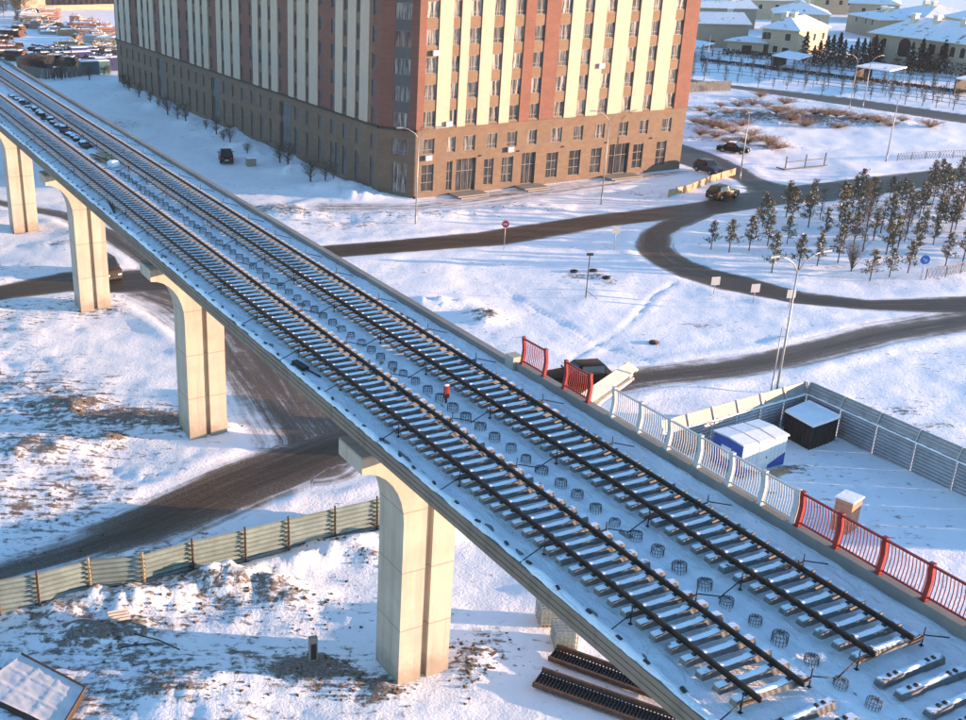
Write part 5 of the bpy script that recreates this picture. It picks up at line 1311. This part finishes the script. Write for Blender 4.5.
# ------------------------------------------------------------------ houses at the upper right
PLASTER = mat('cream_plaster', (.48, .375, .255), .8, .08, .5); PLASTER2 = mat('beige_plaster', (.37, .30, .215), .8, .08, .5); HWIN = mat('house_window_glass', (.03, .03, .035), .15, .3, .8)
def house(name, label, mid, left, right, eave, ridge, wm, wins_l=(), wins_r=(), over=.6, chim=(), flat=False, arched=False, cat='house'):
    """corner pixels at eave height; wins: (fraction, z0, w, h) along each visible wall"""
    M_ = G(mid[0], mid[1], eave); a = G(left[0], left[1], eave)-M_; b = G(right[0], right[1], eave)-M_; a.z = b.z = 0
    la = a.length; a.normalize(); b = b-a*b.dot(a); lb = b.length; b.normalize()
    root = empty(name, (M_.x, M_.y, 0), atan2(a.y, a.x)); tag(root, label, cat)
    # local x along a; local y along b (sign)
    sy = 1 if (a.x*b.y-a.y*b.x) > 0 else -1
    m = MB(); m.box(0, la, min(0, sy*lb), max(0, sy*lb), -.5, eave, wm); m.build('walls', root)
    r = MB(); o = over; x0, x1, y0, y1 = -o, la+o, -o, lb+o; e = eave+.0
    if flat: r.mesh([(x, sy*y, z) for z in (e+.002, e+.3) for x, y in ((x0, y0), (x1, y0), (x1, y1), (x0, y1))], [(3, 2, 1, 0), (4, 5, 6, 7), (0, 1, 5, 4), (1, 2, 6, 5), (2, 3, 7, 6), (3, 0, 4, 7)], SNOWROOF)
    else:
        k = min(la, lb)/2; rx0, rx1 = (k*.9, la-k*.9) if la > lb else (la/2, la/2); ry0, ry1 = (lb/2, lb/2) if la > lb else (k*.9, lb-k*.9)
        v = [(x0, sy*y0, e+.05), (x1, sy*y0, e+.05), (x1, sy*y1, e+.05), (x0, sy*y1, e+.05), (rx0, sy*ry0, ridge), (rx1, sy*ry1, ridge)]
        if la > lb: fsr = [(0, 1, 5, 4), (1, 2, 5), (2, 3, 4, 5), (3, 0, 4)]
        else: fsr = [(0, 1, 4), (1, 2, 5, 4), (2, 3, 5), (3, 0, 4, 5)]
        r.mesh(v, fsr, SNOWROOF); vb = [(q[0], q[1], e-.12) for q in v[:4]]; r.mesh(vb+v[:4], [(3, 2, 1, 0), (0, 1, 5, 4), (1, 2, 6, 5), (2, 3, 7, 6), (3, 0, 4, 7)], WOODY)
    ro = r.build('roof', root)
    for fx, fy in chim: 
        c = MB(); c.box(-.6, .6, -.6, .6, 0, 2.2, WOODY); c.box(-.75, .75, -.75, .75, 2.2, 2.45, SNOWROOF); c.build('chimney', ro, (la*fx, sy*lb*fy, ridge-1.5))
    def win(x, y, w, h, z, along):
        f = MB(); g = MB()
        if along == 'x': f.box(x-w/2-.12, x+w/2+.12, min(-sy*.06, 0), max(-sy*.06, 0)-.002*0, z-.1, z+h+.1, WOODY); g.box(x-w/2, x+w/2, min(-sy*.075, -sy*.062), max(-sy*.075, -sy*.062), z, z+h, HWIN)
        else: f.box(-.06, 0, sy*y-w/2-.12, sy*y+w/2+.12, z-.1, z+h+.1, WOODY); g.box(-.075, -.062, sy*y-w/2, sy*y+w/2, z, z+h, HWIN)
        if arched and along == 'x': g.mesh([(x+w/2*cos(t*pi/8), yy, z+h+w/2*sin(t*pi/8)) for yy in (-sy*.075, -sy*.03) for t in range(9)], [tuple(range(9)), tuple(range(17, 8, -1))]+[(t, t+1, t+10, t+9) for t in range(8)], HWIN)
        fo = f.build('window', root); g.build('pane', fo)
    for fr, z, w, h in wins_l: win(la*fr, 0, w, h, z, 'x')
    for fr, z, w, h in wins_r: win(0, lb*fr, w, h, z, 'y')
    return root, la, lb, sy
house('villa', 'cream two storey villa with a snowy hip roof behind the garden saplings', (799.5, 31), (763, 28), (836, 27.5), 6.4, 9.2, PLASTER, [(.80, 3.9, 1.0, 1.6), (.92, 3.9, 1.0, 1.6), (.28, 3.9, 1.4, 1.6), (.30, .6, 1.6, 1.7), (.86, .2, 1.8, 2.4), (.58, 1.0, 1.2, 1.5)], [(.55, 3.6, 1.3, 1.6), (.85, 3.6, 1.3, 1.6)], chim=((.45, .3), (.7, .3)))
house('villa', 'beige house with a snowy hip roof right beside the apartment block edge', (747, 23.5), (684, 22), (764, 25), 6.0, 8.8, PLASTER2, [(.82, 3.4, 1.0, 1.8), (.93, 3.4, 1.0, 1.8)], [], chim=((.3, .3),))
house('garage', 'small cream annex with a tilted snowy roof between the two villas', (764, 43), (728, 40.5), (775, 41), 3.0, 4.0, PLASTER, [(.45, .2, 2.4, 2.0)], [], .9)
house('villa', 'long beige villa with arched windows and snowy roof at the upper right', (1010, 50), (871, 32.5), (1040, 46), 6.6, 10.5, PLASTER2, [(.30+.07*i, 3.6, 1.3, 1.5) for i in range(4)]+[(.72, 2.2, 3.4, 2.4), (.88, 3.6, 1.3, 1.5), (.96, 3.6, 1.3, 1.5), (.9, .2, 2.0, 2.2), (.55, .4, 1.6, 2)], [], arched=True, chim=((.45, .4), (.65, .4), (.8, .35)))
for lab, mid, lf, rt_ in (('flat snowy carport in front of the cream villa, by its hedge', (798, 60.5), (772, 56), (813, 56)), ('flat snowy carport in front of the arched villa', (890, 72), (856, 67), (907, 68)), ('flat snowy canopy at the apartment block edge', (690, 50), (668, 46), (715, 44)), ('flat snowy canopy at the right picture edge', (985, 84), (956, 79), (1000, 80))):
    M_ = G(mid[0], mid[1], 2.9); a = G(lf[0], lf[1], 2.9)-M_; b = G(rt_[0], rt_[1], 2.9)-M_; root = empty('carport', (M_.x, M_.y, 0)); tag(root, lab, 'carport')
    c4 = [Vector(), a, a+b, b]; m = MB(); m.mesh([Vector((v.x, v.y, z)) for z in (2.9, 3.15) for v in c4], [(3, 2, 1, 0), (4, 5, 6, 7), (0, 1, 5, 4), (1, 2, 6, 5), (2, 3, 7, 6), (3, 0, 4, 7)], SNOWROOF); m.build('roof', root)
    for v in c4: q = v*.94+(a+b)*.03; m = MB(); m.bar((q.x, q.y, -.3), (q.x, q.y, 2.9), .16, .16, POLE); m.build('post', root)
    m = MB(); m.bar(Vector((a.x, a.y, 1.2))*1.0, Vector(((a+b).x, (a+b).y, 1.2)), .12, 3.2, DARKWOOD); m.build('rear_wall', root)
for i, (mid, lf, rt_, ev, rg, wm, lab) in enumerate([((757, 9), (690, 7.5), (776, 8), 6, 9, PLASTER2, 'beige back row house with a broad snowy roof nearest the apartment block'), ((830, 15), (775, 13), (860, 12), 6, 9, PLASTER, 'cream back row house with blue white snow roof behind the villa chimneys'),
        ((880, 20), (848, 14), (905, 15), 5, 7, PLASTER2, 'dark beige back row house in the shade between the villas'), ((925, 18), (885, 12), (955, 14), 6, 9, PLASTER, 'pale back row house with two chimneys above the arched villa'), ((1000, 26), (945, 16), (1030, 20), 7, 11, PLASTER, 'large pale back row house at the right picture edge'),
        ((800, 1), (745, 0), (830, -1), 6, 9, PLASTER, 'farthest row house peeping over the top edge, left one'), ((900, 5), (850, 3), (935, 2), 6, 9, PLASTER2, 'farthest row house under the top edge, right one'), ((860, -3), (815, -4), (885, -5), 6, 9, PLASTER, 'farthest row house above the frame line, middle one')]):
    house('villa', lab, mid, lf, rt_, ev, rg, wm, [(.2, 3.2, 1.2, 1.5), (.4, 3.2, 1.2, 1.5), (.7, 3.2, 1.2, 1.5)], [(.5, 3.2, 1.2, 1.5)], chim=((.4, .4), (.6, .4)))

# ------------------------------------------------------------------ construction yard and block at the upper left
p0, p1 = G(34, 11), G(120, 9); d = p1-p0; root = empty('distant_block', p0, atan2(d.y, d.x)); tag(root, 'distant cream building with rows of square windows at the top left edge', 'building')
L = d.length*1.25; m = MB(); m.box(-4, L, 0, 18, -1, 20, PLASTER); m.build('walls', root)
for i in range(16):
    for j in range(3):
        m = MB(); m.box(4+i*(L-6)/16, 4+i*(L-6)/16+2.6, -.08, -.002, 1.6+j*4.2, 4.2+j*4.2, HWIN); m.build('window', root)
PINKM = mat('red_oxide_formwork', (.38, .23, .19), .7, .3, 1.5); YELM = mat('yellow_timber', (.36, .26, .12), .8, .3, 1.5); BLUEC = mat('blue_container_paint', (.02, .035, .14), .6, .2, 1); TEAL = mat('teal_container_paint', (.06, .15, .17), .6, .2, 1)
rs = random.Random(44)
def stack(px, py, w, dd, h, mtl, lab, grp, n=5):
    p = G(px, py); root = empty('formwork_stack', (p.x, p.y, 0), rs.uniform(-.4, .4)); tag(root, lab, 'material stack', grp)
    m = MB(); z = -.2
    for k in range(n):
        hh = h/n; m.box(-w/2+rs.uniform(-.3, .3), w/2+rs.uniform(-.3, .3), -dd/2+rs.uniform(-.2, .2), dd/2+rs.uniform(-.2, .2), z, z+hh*.8, mtl); z += hh
    for k in range(4): m.bar((rs.uniform(-w/2, w/2), rs.uniform(-dd/2, dd/2), z), (rs.uniform(-w/2, w/2), rs.uniform(-dd/2, dd/2), z+rs.uniform(.1, 1.2)), .14, .14, mtl)
    m.build('stack', root); s = MB(); s.box(-w*.4, w*.3, -dd*.4, dd*.4, z-.05, z+.12, SNOW); s.build('snow_cover', root)
for i in range(58):
    x = rs.uniform(16, 108); y = 20+rs.uniform(-7, 10)+ (x-20)*.17; stack(x, y, rs.uniform(2, 7), rs.uniform(1.5, 4), rs.uniform(.8, 3.2), PINKM if i % 3 else (TAN if i % 2 else GALV), ('sunlit reddish formwork stack in the distant construction yard' if i % 3 else 'pale tan or grey stack among the reddish ones of the distant yard'), 'mixed stacks of the yard')
for i in range(12):
    x = rs.uniform(62, 116); y = 48+rs.uniform(-3, 4)+(x-62)*.06; stack(x, y, rs.uniform(4, 8), rs.uniform(2, 3), rs.uniform(1, 2), YELM, 'yellow timber stack at the near side of the construction yard', 'yellow timber stacks')
for i in range(30):
    x = rs.uniform(42, 104); y = 57+rs.uniform(-6, 6)+(x-46)*.12; stack(x, y, rs.uniform(3, 7), rs.uniform(2, 3), rs.uniform(1, 2.4), DARKST, 'dark heap of steel and planks beside the yard containers', 'dark heaps of the yard')
for i in range(10):
    x = rs.uniform(-4, 22); y = rs.uniform(30, 62); stack(x, y, rs.uniform(3, 7), rs.uniform(2, 3), rs.uniform(1, 2.6), RUST, 'brown heap beside the snowy lane at the left edge', 'brown heaps at the left edge')
for px, py, mtl, lab in ((108, 70, BLUEC, 'dark blue container beside the far end of the apartment block'), (95, 74, TEAL, 'teal container beside the dark blue one'), (77, 64, BLUEC, 'blue container roofed with snow among the dark heaps'), (84, 59, BLUEC, 'rear blue container among the dark heaps')):
    p = G(px, py); root = empty('container', (p.x, p.y, 0), heading((60, 74), (100, 72))); tag(root, lab, 'container'); m = MB(); m.box(-3, 3, -1.2, 1.2, -.1, 2.6, mtl)
    for k in range(15): m.box(-2.9+k*.4, -2.7+k*.4, -1.24, -1.201, .1, 2.5, mtl)
    m.build('body', root); m = MB(); m.box(-2.9, 2.9, -1.15, 1.15, 2.602, 2.72, SNOW); m.build('roof_snow', root)
low_fence('grey slab site fence below the construction yard', [(22, 76), (45, 79), (70, 78), (88, 76)], 2.2, SLABC, 3.0, 'board')
p = G(35, 69); root = empty('site_hut', (p.x, p.y, 0), .4); tag(root, 'dark low hut with a snowy side beside the lane at the upper left', 'hut'); m = MB(); m.box(-3.5, 3.5, -1.5, 1.5, -.2, 2.3, DARKST); m.build('body', root); m = MB(); m.extrude([(-3.7, 2.3), (0, 3.1), (3.7, 2.3)], -1.7, 1.7, DARKST); m.build('roof', root)
# dark woods at the top left corner
wd = [tree_proto('bare_tree', bare_meshes(90+i, 7, 4.5, leafmat('wood_twigs%d' % i, (.03, .032, .03), (.075, .07, .06)), 170, True)) for i in range(2)]; wu = [False]*2
for i in range(26):
    x = rs.uniform(-12, 36); y = rs.uniform(4, 24) - max(0, x-10)*.45; p = GH(x, max(y, 1)); k = i % 2; plant(wd[k], wu[k], p, rs.uniform(.8, 1.4), rs.uniform(0, 6), 'bare tree of the dark grove at the top left corner', 'tree', 'grove at the top left'); wu[k] = True
for i in range(14):
    x = rs.uniform(40, 112); y = rs.uniform(70, 80)-(0 if x < 90 else 4); p = GH(x, y); k = i % 3; plant(bush[k], True, p, rs.uniform(1.2, 2.2), rs.uniform(0, 6), 'dark bush in front of the slab site fence', 'shrub', 'bushes by the site fence')

# ------------------------------------------------------------------ thin winter air
HAZE_DENSITY = 0.00009
hm = bpy.data.materials.new('haze_air'); hm.use_nodes = True; hn = hm.node_tree; hn.nodes.remove(hn.nodes['Principled BSDF'])
hv = hn.nodes.new('ShaderNodeVolumePrincipled'); hv.inputs['Color'].default_value = (.86, .90, .95, 1); hv.inputs['Density'].default_value = HAZE_DENSITY
hn.links.new(hv.outputs[0], hn.nodes['Material Output'].inputs['Volume'])
m = MB(); m.box(-7600, 8600, -120, 5600, -4.0, 48.0, hm); o = m.build('haze'); tag(o, kind='stuff')
